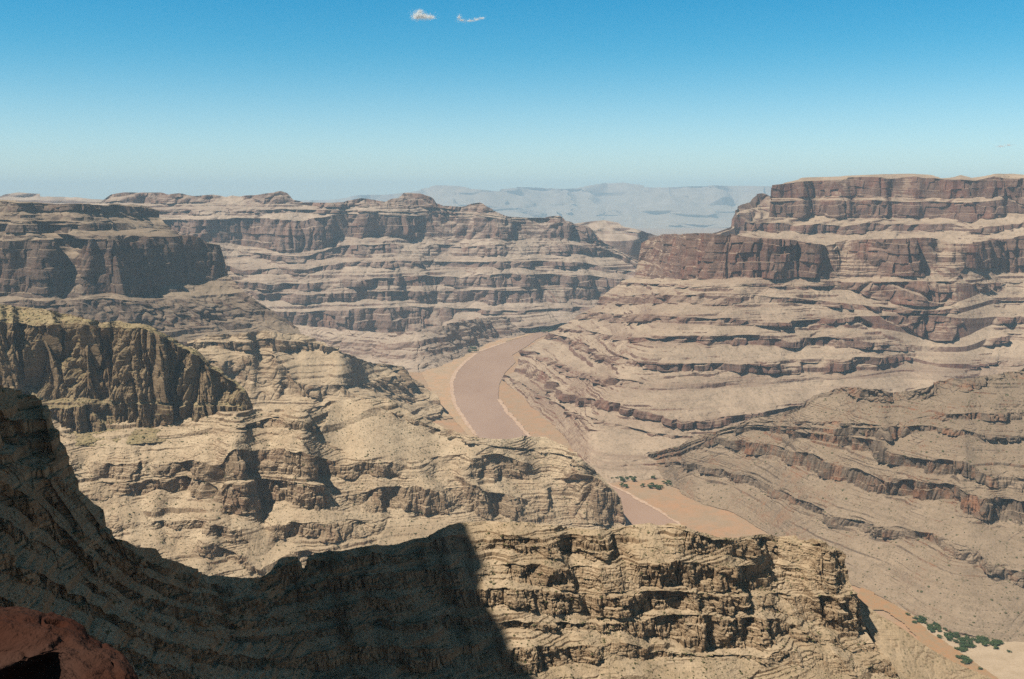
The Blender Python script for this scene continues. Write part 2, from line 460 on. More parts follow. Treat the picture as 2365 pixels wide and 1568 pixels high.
# ------------------------------------------------------------------ A: the long far wall
A_rows = [
    ([(150, 470), (235, 466), (243, 459), (257, 449), (290, 444), (378, 444), (395, 449), (422, 446), (449, 451), (490, 449), (520, 453), (534, 449), (560, 452), (618, 446), (648, 440), (664, 446), (675, 458), (696, 466), (736, 468), (770, 468), (798, 463), (832, 457), (863, 461), (890, 466), (907, 458), (930, 446), (940, 445), (967, 447), (991, 457), (1001, 468), (1021, 475), (1069, 476), (1089, 470), (1109, 466), (1129, 475), (1143, 488), (1173, 500), (1224, 503), (1258, 502), (1275, 498), (1292, 498), (1305, 508), (1325, 513), (1359, 524), (1379, 544), (1390, 556), (1440, 590), (1480, 600)], 48, 1),
    ([(150, 476), (240, 466), (330, 469), (500, 471), (600, 472), (680, 472), (780, 478), (900, 478), (1000, 480), (1075, 485), (1140, 492), (1175, 504), (1290, 503), (1390, 558), (1480, 602)], 24, 0),
    ([(150, 484), (400, 486), (560, 484), (700, 484), (790, 486), (1000, 487), (1130, 494), (1180, 506), (1290, 504), (1390, 559), (1480, 603)], 62, 1),
    ([(150, 492), (400, 495), (560, 492), (700, 492), (790, 490), (1000, 491), (1130, 496), (1180, 507), (1290, 505), (1390, 560), (1480, 604)], 26, 0),
    ([(150, 510), (388, 508), (540, 505), (692, 507), (743, 502), (785, 494), (886, 494), (988, 495), (1072, 496), (1123, 499), (1173, 509), (1258, 512), (1292, 508), (1359, 527), (1383, 562), (1480, 606)], 73, 1),
    ([(150, 545), (405, 539), (506, 559), (625, 579), (709, 579), (777, 569), (785, 548), (886, 546), (988, 546), (1089, 551), (1190, 552), (1292, 552), (1359, 554), (1389, 564), (1480, 610)], 27, 0),
    ([(150, 560), (405, 550), (520, 575), (620, 588), (709, 590), (785, 566), (900, 563), (1060, 565), (1200, 566), (1350, 566), (1400, 575), (1480, 614)], 62, 1),
    ([(150, 570), (405, 560), (520, 590), (620, 600), (709, 603), (785, 588), (900, 586), (1060, 587), (1200, 588), (1350, 588), (1420, 595), (1480, 620)], 24, 0),
    ([(150, 600), (420, 590), (560, 622), (700, 622), (785, 605), (900, 602), (1060, 604), (1200, 604), (1350, 606), (1480, 630)], 58, 1),
    ([(150, 615), (420, 605), (560, 634), (700, 634), (785, 618), (900, 616), (1060, 618), (1200, 618), (1350, 620), (1480, 640)], 24, 0),
    ([(150, 640), (420, 625), (560, 650), (700, 655), (785, 645), (900, 640), (1060, 636), (1200, 632), (1350, 636), (1480, 648)], 68, 1),
    ([(150, 660), (420, 640), (560, 664), (700, 672), (785, 662), (900, 660), (1060, 664), (1200, 664), (1350, 660), (1480, 665)], 38, 0),
    ([(150, 668), (420, 645), (560, 672), (700, 682), (785, 676), (900, 675), (1060, 672), (1200, 670), (1350, 668), (1480, 672)], 70, 1),
    ([(150, 690), (430, 660), (580, 690), (700, 700), (785, 692), (900, 694), (1060, 700), (1200, 702), (1290, 698), (1400, 690), (1480, 688)], 24, 0),
    ([(150, 720), (440, 690), (600, 715), (700, 718), (785, 716), (870, 712), (960, 708), (1060, 714), (1180, 716), (1290, 712), (1400, 706), (1480, 700)], 60, 1),
    ([(150, 740), (440, 710), (600, 745), (720, 758), (800, 770), (880, 778), (960, 778), (1010, 764), (1060, 724), (1180, 722), (1290, 720), (1400, 716), (1480, 710)], 24, 0),
    ([(150, 790), (440, 765), (640, 800), (785, 820), (880, 826), (970, 822), (1060, 800), (1120, 772), (1180, 757), (1290, 748), (1400, 738), (1480, 732)], 0, 0)]
o, A_G, A_CL = formation("canyon_wall.001", A_rows, baseD=[(0, 6700), (0.5, 6800), (0.65, 7000), (0.8, 7350), (1, 7900)], mat=M_far, res=1.5, vres=1.25,
    disp=[(1100, 80, 80, 0.08, "p"), (430, 28, 45, 0.12, "r"), (210, 8, 30, 0.07, "b"), (95, 7, 20, 0.1, "r"), (70, 2, 16, 0.8, "k"), (45, 4, 8, 0.2, "p"), (20, 3, 5, 0.4, "p")],
    terr=[(0, 0.65, 0.4), (1, 0.5, 0.4)], back=(300, 900, 2000), seed=1.3, Dsmooth=41)
tag(o, "long hazy layered canyon wall with buttes on its rim, beyond the river bend", "canyon wall", kind="structure")

AP_rows = [
    ([(150, 740), (440, 712), (640, 744), (785, 760), (880, 766), (960, 766), (1010, 756), (1060, 742), (1120, 734), (1180, 730), (1290, 726), (1400, 719), (1480, 714)], 22, 0),
    ([(150, 760), (440, 730), (640, 765), (785, 788), (880, 794), (970, 788), (1060, 768), (1120, 748), (1180, 736), (1290, 730), (1400, 722), (1480, 718)], 52, 1),
    ([(150, 766), (440, 735), (640, 772), (785, 796), (880, 805), (970, 800), (1060, 778), (1120, 756), (1180, 742), (1290, 736), (1400, 726), (1480, 722)], 20, 0),
    ([(150, 780), (440, 745), (640, 785), (785, 806), (880, 816), (960, 818), (1030, 802), (1100, 778), (1160, 764), (1220, 756), (1290, 746), (1400, 736), (1480, 730)], 48, 1),
    ([(150, 786), (440, 750), (640, 790), (785, 812), (880, 824), (960, 828), (1035, 810), (1105, 786), (1165, 771), (1222, 761), (1290, 750), (1400, 740), (1480, 733)], 14, 0),
    ([(150, 820), (440, 790), (640, 812), (785, 832), (900, 852), (976, 864), (1040, 836), (1089, 810), (1150, 786), (1214, 771), (1260, 764), (1330, 752), (1400, 744), (1480, 737)], 0, 0)]
o, _, _ = formation("hill.007", AP_rows, baseZ=ZR, mat=M_far, res=1.5, vres=1.15,
    disp=[(400, 30, 30, 0.12, "r"), (150, 14, 20, 0.1, "r"), (60, 8, 9, 0.1, "r"), (25, 3, 4, 0.3, "p")],
    terr=[(0, 0.5, 0.3), (1, 0.5, 0.3)], back=(60, 200), seed=31.3, Dsmooth=41, backdrop=0.1)
tag(o, "low ledged foot slope of the far wall where the river bends away", "hill", kind="structure")

# ------------------------------------------------------------------ B: the dark wall on the left
B_rows = [
    ([(-110, 460), (0, 461), (60, 464), (100, 468), (236, 469), (321, 469), (341, 477), (366, 486)], 20, 0),
    ([(-110, 465), (0, 466), (100, 470), (200, 470), (260, 472), (330, 478), (367, 488)], 66, 1),
    ([(-110, 487), (0, 488), (100, 487), (200, 486), (262, 484), (310, 496), (366, 499)], 24, 0),
    ([(-110, 504), (0, 509), (140, 512), (225, 507), (300, 508), (340, 512), (385, 518)], 58, 1),
    ([(-110, 510), (0, 514), (140, 517), (225, 512), (300, 513), (340, 517), (390, 522)], 22, 0),
    ([(-110, 514), (0, 518), (140, 520), (225, 513), (300, 514), (340, 518), (393, 524)], 66, 1),
    ([(-110, 538), (0, 537), (110, 540), (200, 532), (280, 530), (340, 526), (397, 529)], 24, 0),
    ([(-110, 556), (0, 556), (60, 556), (120, 552), (240, 550), (300, 548), (340, 542), (400, 546), (425, 543), (452, 545), (480, 562), (508, 567)], 77, 1),
    ([(-110, 680), (0, 680), (130, 678), (230, 678), (310, 680), (375, 682), (395, 664), (469, 648), (520, 641), (529, 638)], 26, 0),
    ([(-110, 692), (0, 692), (130, 692), (240, 689), (330, 692), (440, 689), (540, 680), (562, 676)], 68, 1),
    ([(-110, 735), (0, 735), (150, 738), (240, 740), (330, 752), (395, 760), (450, 757), (520, 752), (600, 742), (640, 738), (690, 758)], 30, 0),
    ([(-110, 775), (0, 775), (150, 775), (330, 782), (450, 785), (600, 775), (700, 778)], 62, 1),
    ([(-110, 795), (0, 795), (150, 795), (330, 802), (450, 810), (600, 800), (705, 795)], 26, 0),
    ([(-110, 850), (150, 850), (400, 860), (500, 870), (600, 870), (730, 850)], 0, 0)]
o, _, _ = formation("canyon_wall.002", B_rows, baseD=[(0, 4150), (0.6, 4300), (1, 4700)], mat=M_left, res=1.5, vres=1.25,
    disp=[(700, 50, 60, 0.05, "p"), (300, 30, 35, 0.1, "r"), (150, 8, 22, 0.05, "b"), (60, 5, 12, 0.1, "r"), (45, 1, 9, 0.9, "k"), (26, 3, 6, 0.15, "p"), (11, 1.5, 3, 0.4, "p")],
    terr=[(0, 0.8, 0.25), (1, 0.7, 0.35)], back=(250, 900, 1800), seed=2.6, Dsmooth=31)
tag(o, "dark brown sheer canyon wall with stepped benches above it, at the left edge", "canyon wall", kind="structure")

# ------------------------------------------------------------------ C: the pale spur running down to the river bend
C_rows = [
    ([(430, 790), (480, 772), (520, 768), (560, 768), (608, 764), (709, 772), (753, 790), (794, 812), (852, 834), (910, 843), (937, 847)], 30, 0),
    ([(430, 794), (480, 786), (520, 784), (618, 785), (709, 786), (755, 794), (796, 814), (852, 836), (910, 845), (938, 849)], 66, 1),
    ([(430, 802), (520, 800), (618, 806), (700, 808), (757, 806), (800, 818), (852, 840), (912, 849), (940, 853)], 27, 0),
    ([(430, 840), (520, 830), (575, 815), (620, 812), (655, 850), (690, 884), (785, 889), (850, 884), (896, 866), (925, 852), (945, 858)], 70, 1),
    ([(430, 910), (520, 915), (575, 922), (620, 928), (660, 918), (720, 915), (785, 915), (850, 915), (900, 912), (950, 930), (990, 920), (1003, 905)], 30, 0),
    ([(430, 950), (600, 950), (720, 940), (785, 932), (850, 930), (905, 935), (955, 955), (1000, 960), (1030, 950)], 48, 1),
    ([(430, 960), (600, 960), (720, 952), (785, 945), (850, 944), (910, 955), (960, 975), (1010, 975), (1040, 965)], 24, 0),
    ([(430, 1040), (600, 1030), (740, 1020), (850, 1010), (960, 1020), (1040, 1025), (1072, 1015)], 0, 0)]
o, _, _ = formation("hill.001", C_rows, fadex={3: [(430, .4), (540, .3), (575, 0), (655, 0), (690, .1), (1003, 0)]}, baseD=[(0, 3650), (0.5, 3750), (0.72, 3780), (0.86, 4140), (1, 4300)], mat=M_mid, res=1.3, vres=1.2,
    disp=[(400, 35, 35, 0.08, "p"), (170, 14, 30, 0.12, "r"), (75, 4, 20, 0.05, "b"), (32, 3, 12, 0.08, "r"), (28, .6, 6, .9, "k"), (13, 1.6, 4, 0.2, "p"), (6, .7, 1.5, .4, "p")],
    terr=[(0, 0.5, 0.2), (1, 0.8, 0.4), (2, 0.6, 0.4)], talus=[([(480, 800), (600, 812), (700, 812), (800, 824), (880, 845), (880, 865), (780, 880), (700, 875), (660, 840), (640, 820), (560, 815), (480, 830)], 0.4)], back=(120, 300, 500), seed=4.4, wrap=120, Dsmooth=21)
tag(o, "pale spur hill with a dark fluted cliff at its foot, left of the river bend", "hill", kind="structure")

# ------------------------------------------------------------------ D: the broad bright terraced spur
D_rows = [
    ([(60, 920), (135, 975), (216, 975), (294, 965), (358, 963), (412, 952), (459, 965), (490, 950), (574, 945), (600, 943), (625, 949), (659, 935), (692, 944), (726, 947), (760, 926), (794, 920), (859, 920), (896, 917), (920, 934), (947, 954), (988, 971), (1021, 988), (1072, 1003), (1109, 1010), (1140, 1013), (1167, 1013), (1207, 1005), (1258, 1009), (1292, 1026), (1325, 1046), (1345, 1062), (1386, 1093)], 22, 0),
    ([(60, 950), (135, 1000), (216, 1006), (294, 1004), (400, 1000), (490, 990), (574, 980), (640, 960), (692, 966), (740, 985), (800, 975), (859, 940), (920, 950), (990, 985), (1072, 1012), (1140, 1030), (1207, 1035), (1258, 1040), (1325, 1060), (1387, 1095)], 45, 1),
    ([(60, 955), (135, 1006), (216, 1014), (294, 1012), (400, 1010), (490, 1002), (574, 992), (640, 985), (692, 990), (740, 1003), (800, 990), (859, 955), (920, 968), (990, 993), (1072, 1018), (1140, 1036), (1207, 1040), (1258, 1044), (1325, 1070), (1388, 1097)], 22, 0),
    ([(60, 1000), (110, 1015), (150, 1045), (200, 1060), (243, 1066), (330, 1064), (420, 1062), (480, 1060), (500, 1075), (530, 1050), (580, 1042), (640, 1038), (700, 1045), (740, 1060), (785, 1068), (860, 1066), (907, 1072), (960, 1078), (1000, 1072), (1090, 1052), (1150, 1050), (1200, 1066), (1260, 1075), (1330, 1078), (1390, 1099)], 71, 1),
    ([(60, 1040), (110, 1050), (150, 1075), (200, 1095), (243, 1108), (330, 1100), (420, 1093), (480, 1105), (505, 1130), (530, 1110), (580, 1100), (640, 1098), (700, 1103), (740, 1106), (785, 1102), (907, 1103), (960, 1100), (1000, 1100), (1110, 1110), (1200, 1110), (1270, 1104), (1335, 1094), (1392, 1102)], 30, 0),
    ([(60, 1045), (110, 1058), (150, 1083), (200, 1105), (243, 1115), (330, 1106), (420, 1100), (480, 1112), (505, 1140), (530, 1117), (580, 1106), (640, 1104), (700, 1110), (740, 1115), (785, 1133), (900, 1128), (1000, 1128), (1110, 1125), (1150, 1138), (1230, 1143), (1290, 1130), (1335, 1104), (1388, 1104), (1404, 1122), (1422, 1136), (1430, 1140)], 72, 1),
    ([(60, 1075), (110, 1095), (180, 1130), (243, 1152), (300, 1140), (380, 1128), (440, 1135), (480, 1155), (510, 1186), (535, 1195), (570, 1180), (600, 1168), (650, 1155), (690, 1165), (740, 1173), (785, 1175), (880, 1185), (950, 1180), (1050, 1178), (1110, 1193), (1200, 1203), (1300, 1208), (1380, 1209), (1443, 1207)], 27, 0),
    ([(60, 1120), (120, 1140), (200, 1180), (260, 1205), (340, 1200), (420, 1195), (500, 1212), (570, 1225), (600, 1225), (640, 1205), (700, 1208), (785, 1207), (850, 1207), (895, 1212), (950, 1214), (1050, 1208), (1110, 1213), (1200, 1217), (1440, 1217)], 62, 1),
    ([(60, 1135), (120, 1160), (200, 1205), (260, 1232), (340, 1222), (420, 1215), (500, 1235), (570, 1262), (605, 1300), (645, 1240), (700, 1240), (785, 1245), (850, 1252), (900, 1248), (950, 1230), (1050, 1220), (1200, 1224), (1440, 1224)], 26, 0),
    ([(60, 1160), (120, 1190), (250, 1255), (340, 1250), (420, 1240), (500, 1258), (570, 1280), (605, 1310), (650, 1275), (720, 1270), (850, 1270), (1000, 1245), (1440, 1232)], 58, 1),
    ([(60, 1180), (120, 1215), (250, 1280), (340, 1275), (420, 1270), (500, 1285), (570, 1308), (610, 1330), (650, 1300), (720, 1290), (850, 1285), (1000, 1255), (1440, 1240)], 26, 0),
    ([(60, 1300), (250, 1370), (420, 1380), (600, 1390), (720, 1360), (900, 1340), (1100, 1310), (1440, 1280)], 0, 0)]
o, D_G, D_CL = formation("hill.002", D_rows, baseD=[(0, 2150), (0.3, 2180), (0.6, 2350), (1, 2580)], mat=M_mid, res=1.15, vres=1.1,
    disp=[(260, 14, 18, 0.06, "p"), (120, 8, 18, 0.1, "r"), (60, 3, 14, 0.05, "b"), (27, 1.6, 6, 0.06, "r"), (20, .5, 4.5, .8, "k"), (8, .3, 1.6, .8, "k"), (14, 1.2, 3.6, 0.05, "c"), (16, .8, 0, .5, "s"), (9, 1.0, 2.4, 0.2, "p"), (4, 0.6, 1.2, 0.4, "p"), (2, .25, .6, .6, "p")],
    terr=[(1, 0.85, 0.55), (2, 1.0, 0.8)], fade=38, rowjit=0.45,
    fadex={3: [(60, .6), (190, .6), (240, 0), (320, .2), (480, .3), (530, 0), (740, 0), (780, .2), (907, .1), (930, 1), (1075, 1), (1095, 0), (1200, .1), (1230, 1), (1390, .8)],
           5: [(60, 1), (180, .5), (500, .2), (530, 0), (740, 0), (760, .9), (830, .8), (870, .3), (920, .2), (1000, 0), (1140, 0), (1250, .4), (1300, .2), (1340, 0), (1443, 0)],
           7: [(60, 1), (420, .3), (570, .2), (610, 1), (640, 0), (890, 0), (920, .9), (1440, .9)]},
    talus=[([(760, 930), (860, 930), (900, 945), (960, 985), (1050, 1015), (1130, 1030), (1100, 1045), (1000, 1060), (900, 1058), (800, 1050), (740, 1000)], 0.85),
           ([(900, 1195), (1100, 1205), (1120, 1220), (1000, 1240), (900, 1275), (860, 1275)], 0.8), ([(135, 995), (290, 985), (400, 985), (500, 975), (560, 990), (480, 1030), (330, 1035), (240, 1035), (160, 1020)], 0.6),
           ([(540, 1200), (590, 1200), (640, 1250), (690, 1290), (620, 1330), (600, 1300), (560, 1230)], 0.9), ([(270, 1170), (330, 1180), (360, 1230), (400, 1270), (330, 1260), (280, 1220)], 0.7), ([(640, 1178), (760, 1182), (880, 1192), (880, 1204), (760, 1202), (640, 1200)], 0.8)], back=(60, 140, 260), seed=6.1, wrap=120, Dsmooth=21, floor=-1006)
tag(o, "broad sunlit terraced spur with stacked ledge cliffs in the middle of the canyon", "hill", kind="structure")

# ------------------------------------------------------------------ E: fluted cliff on the left
E_rows = [
    ([(-110, 690), (0, 700), (51, 708), (128, 716), (145, 724), (203, 733), (236, 741), (280, 740), (324, 744), (358, 757), (405, 781), (452, 808), (479, 832), (503, 848), (527, 869), (540, 878), (567, 898), (581, 929), (588, 958)], 24, 0),
    ([(-110, 730), (0, 742), (70, 747), (130, 745), (200, 748), (280, 753), (330, 757), (360, 770), (405, 793), (452, 820), (503, 858), (540, 884), (567, 905), (581, 933), (589, 959)], 74, 1),
    ([(-110, 905), (0, 900), (60, 896), (111, 925), (160, 922), (216, 925), (294, 922), (358, 925), (412, 928), (459, 930), (500, 925), (560, 930), (590, 961)], 42, 0),
    ([(-110, 915), (0, 910), (60, 905), (111, 942), (160, 940), (216, 934), (294, 930), (358, 932), (412, 934), (459, 938), (500, 934), (560, 938), (591, 962)], 78, 1),
    ([(-110, 960), (0, 960), (60, 955), (111, 985), (135, 993), (216, 994), (250, 990), (294, 984), (358, 981), (412, 968), (459, 986), (490, 967), (574, 968), (592, 964)], 24, 0),
    ([(-110, 1010), (0, 1010), (111, 1030), (216, 1030), (358, 1020), (459, 1020), (574, 1005), (598, 1000)], 0, 0)]
o, E_G, E_CL = formation("cliff_wall", E_rows, baseD=[(0, 2480), (0.3, 2530), (0.6, 2580), (1, 2650)], mat=M_cliff, res=1.1, vres=1.1,
    disp=[(240, 10, 26, 0.05, "p"), (95, 6, 26, 0.05, "r"), (42, 4, 16, 0.07, "r"), (20, 2, 9, 0.1, "r"), (10, 1.2, 4, 0.1, "r"), (11, .5, 3.0, 1.3, "k"), (9, 1.8, 3.0, 0.25, "p"), (4, 1.0, 1.6, 0.4, "p"), (2.2, .4, .7, .6, "p")],
    terr=[(1, 0.5, 0.2), (2, 0.5, 0.25)], back=(120, 300, 600), seed=7.7, wrap=160, Dsmooth=15, top_noise=5)
tag(o, "olive brown cliff with deep vertical flutes and a grassy top, on the left", "cliff", kind="structure")

# ------------------------------------------------------------------ H: mesa and the great wall on the right
o, _, _ = formation("hill.003", [
    ([(1630, 545), (1692, 520), (1700, 489), (1719, 472), (1737, 466), (1744, 455), (1752, 447), (1766, 446), (1783, 457), (1850, 452)], 55, 1),
    ([(1630, 550), (1692, 524), (1705, 492), (1737, 480), (1783, 476), (1850, 480)], 30, 0),
    ([(1630, 552), (1692, 526), (1705, 496), (1737, 488), (1783, 486), (1850, 490)], 70, 1),
    ([(1630, 565), (1690, 545), (1783, 540), (1850, 540)], 28, 0),
    ([(1630, 600), (1850, 600)], 0, 0)],
    baseD=[(0, 7000), (1, 7000)], mat=M_mesa, res=1.5, vres=1.3, disp=[(200, 30, 30, 0.1, "r"), (70, 12, 14, 0.1, "r")], terr=[(1, 0.5, 0.4)], back=(150, 400), seed=9.2)
tag(o, "bluish butte with a small pointed knob, directly behind the left end of the mesa", "butte", kind="structure")

H1 = [
    ([(1786, 425), (1806, 422), (1828, 416), (1850, 410), (1925, 407), (2043, 402), (2110, 400), (2144, 402), (2171, 410), (2195, 410), (2218, 404), (2245, 410), (2272, 407), (2296, 401), (2340, 400), (2364, 403), (2470, 404)], 10, 0),
    ([(1785, 427), (1806, 424), (1850, 417), (1925, 413), (2043, 410), (2110, 408), (2150, 411), (2212, 415), (2250, 416), (2300, 409), (2364, 409), (2470, 412)], 80, 1),
    ([(1783, 459), (1850, 456), (1908, 455), (1980, 452), (2043, 456), (2120, 459), (2151, 456), (2245, 459), (2313, 452), (2364, 470), (2470, 470)], 42, 0),
    ([(1782, 464), (1850, 463), (1908, 463), (1980, 462), (2043, 464), (2120, 466), (2151, 465), (2245, 470), (2313, 461), (2364, 474), (2470, 476)], 76, 1),
    ([(1776, 500), (1860, 501), (1975, 501), (2117, 500), (2195, 507), (2242, 512), (2259, 504), (2364, 494), (2470, 494)], 25, 0),
    ([(1720, 514), (1780, 513), (1806, 513), (1860, 521), (1941, 525), (2010, 520), (2077, 516), (2195, 516), (2245, 530), (2296, 521), (2364, 510), (2470, 510)], 68, 1),
    ([(1716, 530), (1786, 532), (1874, 543), (1941, 540), (2009, 535), (2195, 532), (2242, 543), (2300, 534), (2364, 527), (2470, 527)], 24, 0),
    ([(1690, 549), (1780, 552), (1860, 560), (1941, 562), (2043, 556), (2160, 556), (2250, 566), (2364, 556), (2470, 556)], 20, 0),
    ([(1690, 575), (1780, 578), (2043, 580), (2470, 580)], 0, 0)]
o, _, _ = formation("hill.004", H1, baseD=[(0, 5750), (0.5, 5650), (1, 5300)], mat=M_mesa, res=1.4, vres=1.2,
    disp=[(420, 24, 30, 0.05, "p"), (190, 8, 18, 0.05, "b"), (80, 6, 14, 0.08, "r"), (50, 1, 10, 1.0, "k"), (30, 4, 7, 0.2, "p")],
    terr=[(0, 0.3, 0.1), (1, 0.55, 0.3)], back=(400, 1000, 2000), seed=11.5, rowjit=0.6, Dsmooth=25, backdrop=0.0)
tag(o, "flat-topped dark mesa with two tiers of cliffs, highest land on the right", "mesa", kind="structure")

H2 = [
    ([(1481, 562), (1494, 552), (1510, 545), (1528, 540), (1579, 539), (1631, 538), (1660, 543), (1688, 542), (1773, 547), (1830, 552), (1870, 562), (1905, 566), (1935, 556), (1958, 550), (2043, 550), (2117, 547), (2171, 547), (2195, 560), (2235, 560), (2279, 554), (2326, 551), (2364, 541), (2470, 536)], 77, 1),
    ([(1464, 638), (1490, 640), (1579, 643), (1640, 645), (1681, 646), (1739, 641), (1874, 641), (1975, 637), (2110, 637), (2180, 640), (2198, 638), (2212, 616), (2286, 620), (2364, 628), (2470, 630)], 26, 0),
    ([(1430, 650), (1490, 654), (1600, 656), (1739, 656), (1874, 654), (1930, 650), (1990, 649), (2110, 648), (2190, 650), (2215, 650), (2290, 650), (2364, 655), (2470, 655)], 55, 1),
    ([(1427, 656), (1490, 660), (1600, 662), (1739, 662), (1874, 660), (1930, 658), (1990, 676), (2060, 700), (2130, 706), (2190, 704), (2225, 690), (2290, 660), (2364, 664), (2470, 664)], 25, 0),
    ([(1392, 682), (1440, 682), (1490, 680), (1600, 678), (1680, 682), (1739, 684), (1874, 690), (1960, 700), (2060, 710), (2130, 714), (2215, 712), (2290, 690), (2364, 690), (2470, 690)], 58, 1),
    ([(1380, 700), (1440, 704), (1490, 702), (1600, 700), (1680, 702), (1739, 698), (1874, 702), (1960, 712), (2060, 720), (2130, 722), (2215, 722), (2290, 700), (2364, 700), (2470, 700)], 25, 0),
    ([(1340, 722), (1400, 724), (1470, 726), (1570, 730), (1680, 736), (1780, 744), (1870, 738), (1960, 730), (2100, 726), (2160, 726), (2215, 736), (2300, 730), (2470, 730)], 56, 1),
    ([(1325, 735), (1400, 742), (1470, 744), (1570, 746), (1680, 752), (1780, 756), (1870, 750), (1960, 742), (2100, 770), (2160, 784), (2215, 780), (2300, 744), (2470, 744)], 24, 0),
    ([(1285, 756), (1400, 772), (1470, 776), (1570, 774), (1680, 776), (1780, 776), (1870, 778), (1960, 778), (2060, 790), (2160, 800), (2230, 800), (2300, 770), (2470, 760)], 58, 1),
    ([(1275, 763), (1400, 782), (1470, 788), (1570, 790), (1680, 796), (1780, 800), (1870, 800), (1960, 800), (2060, 806), (2160, 812), (2230, 812), (2300, 786), (2470, 776)], 22, 0),
    ([(1262, 768), (1342, 790), (1393, 815), (1480, 830), (1579, 838), (1700, 840), (1800, 836), (1910, 834), (2000, 822), (2090, 820), (2160, 840), (2230, 840), (2364, 830), (2470, 830)], 66, 1),
    ([(1250, 782), (1330, 806), (1393, 834), (1480, 848), (1579, 857), (1700, 858), (1800, 858), (1900, 857), (1980, 842), (2090, 828), (2160, 846), (2230, 850), (2364, 842), (2470, 842)], 23, 0),
    ([(1215, 805), (1270, 830), (1330, 856), (1430, 876), (1530, 882), (1640, 886), (1740, 878), (1860, 872), (1960, 870), (2090, 850), (2200, 870), (2470, 870)], 48, 1),
    ([(1208, 812), (1262, 840), (1322, 868), (1425, 892), (1525, 898), (1640, 896), (1740, 886), (1860, 878), (1960, 874), (2090, 854), (2200, 874), (2470, 874)], 22, 0),
    ([(1196, 827), (1230, 846), (1270, 876), (1320, 906), (1427, 931), (1511, 950), (1570, 972), (1660, 968), (1740, 957), (1850, 935), (2000, 910), (2200, 900), (2470, 900)], 68, 1),
    ([(1188, 848), (1215, 866), (1260, 899), (1312, 926), (1420, 951), (1505, 968), (1570, 988), (1680, 983), (1750, 968), (1850, 946), (2000, 920), (2200, 908), (2470, 910)], 21, 0),
    ([(1166, 864), (1224, 900), (1278, 925), (1320, 950), (1420, 980), (1500, 1000), (1570, 1008), (1700, 1000), (1850, 965), (2000, 940), (2200, 925), (2470, 925)], 50, 1),
    ([(1163, 869), (1222, 909), (1277, 932), (1316, 957), (1415, 986), (1500, 1006), (1570, 1014), (1700, 1006), (1850, 971), (2000, 946), (2200, 930), (2470, 930)], 15, 0),
    ([(1160, 874), (1190, 905), (1228, 942), (1270, 976), (1308, 1002), (1326, 1042), (1348, 1094), (1400, 1114), (1500, 1108), (1700, 1092), (1900, 1092), (2100, 1080), (2470, 1060)], 0, 0)]
o, H_G, H_CL = formation("canyon_wall.003", H2, baseZ=ZR, mat=M_mesa, res=1.4, vres=1.15,
    disp=[(800, 22, 40, 0.05, "p"), (330, 7, 30, 0.1, "r"), (170, 4, 20, 0.04, "b"), (75, 4.5, 16, 0.08, "r"), (55, 1, 11, 0.8, "k"), (30, 2.5, 6, 0.15, "p"), (14, 2, 4, 0.4, "p")],
    terr=[(0, 0.5, 0.2), (1, 0.85, 0.45), (2, 0.5, 0.3)], fade=36,
    talus=[([(2198, 645), (2225, 648), (2290, 690), (2300, 730), (2262, 800), (2235, 850), (2180, 890), (2060, 900), (1960, 900), (1900, 880), (2000, 862), (2070, 845), (2120, 820), (2085, 790), (2040, 770), (1985, 730), (1945, 690), (1975, 695), (2050, 740), (2120, 775), (2180, 800), (2215, 740), (2205, 690)], 1.0),
           ([(1400, 890), (1560, 870), (1700, 872), (1900, 865), (2060, 860), (2100, 880), (1960, 900), (1850, 930), (1740, 948), (1640, 955), (1500, 935)], 0.75), ([(1290, 985), (1420, 1000), (1560, 1015), (1640, 1010), (1560, 1035), (1480, 1064), (1395, 1085), (1300, 1040)], 0.9),
           ([(1480, 642), (1600, 648), (1740, 645), (1880, 645), (1880, 655), (1700, 662), (1500, 658)], 0.7), ([(1400, 745), (1560, 740), (1760, 750), (1900, 758), (1860, 780), (1700, 775), (1560, 775), (1420, 770)], 0.6)], back=(300, 900, 1600), seed=13.4, Dsmooth=41, backdrop=0.02, rowjit=0.22)
tag(o, "pale terraced canyon wall with a reddish promontory cliff, right of the river", "canyon wall", kind="structure")

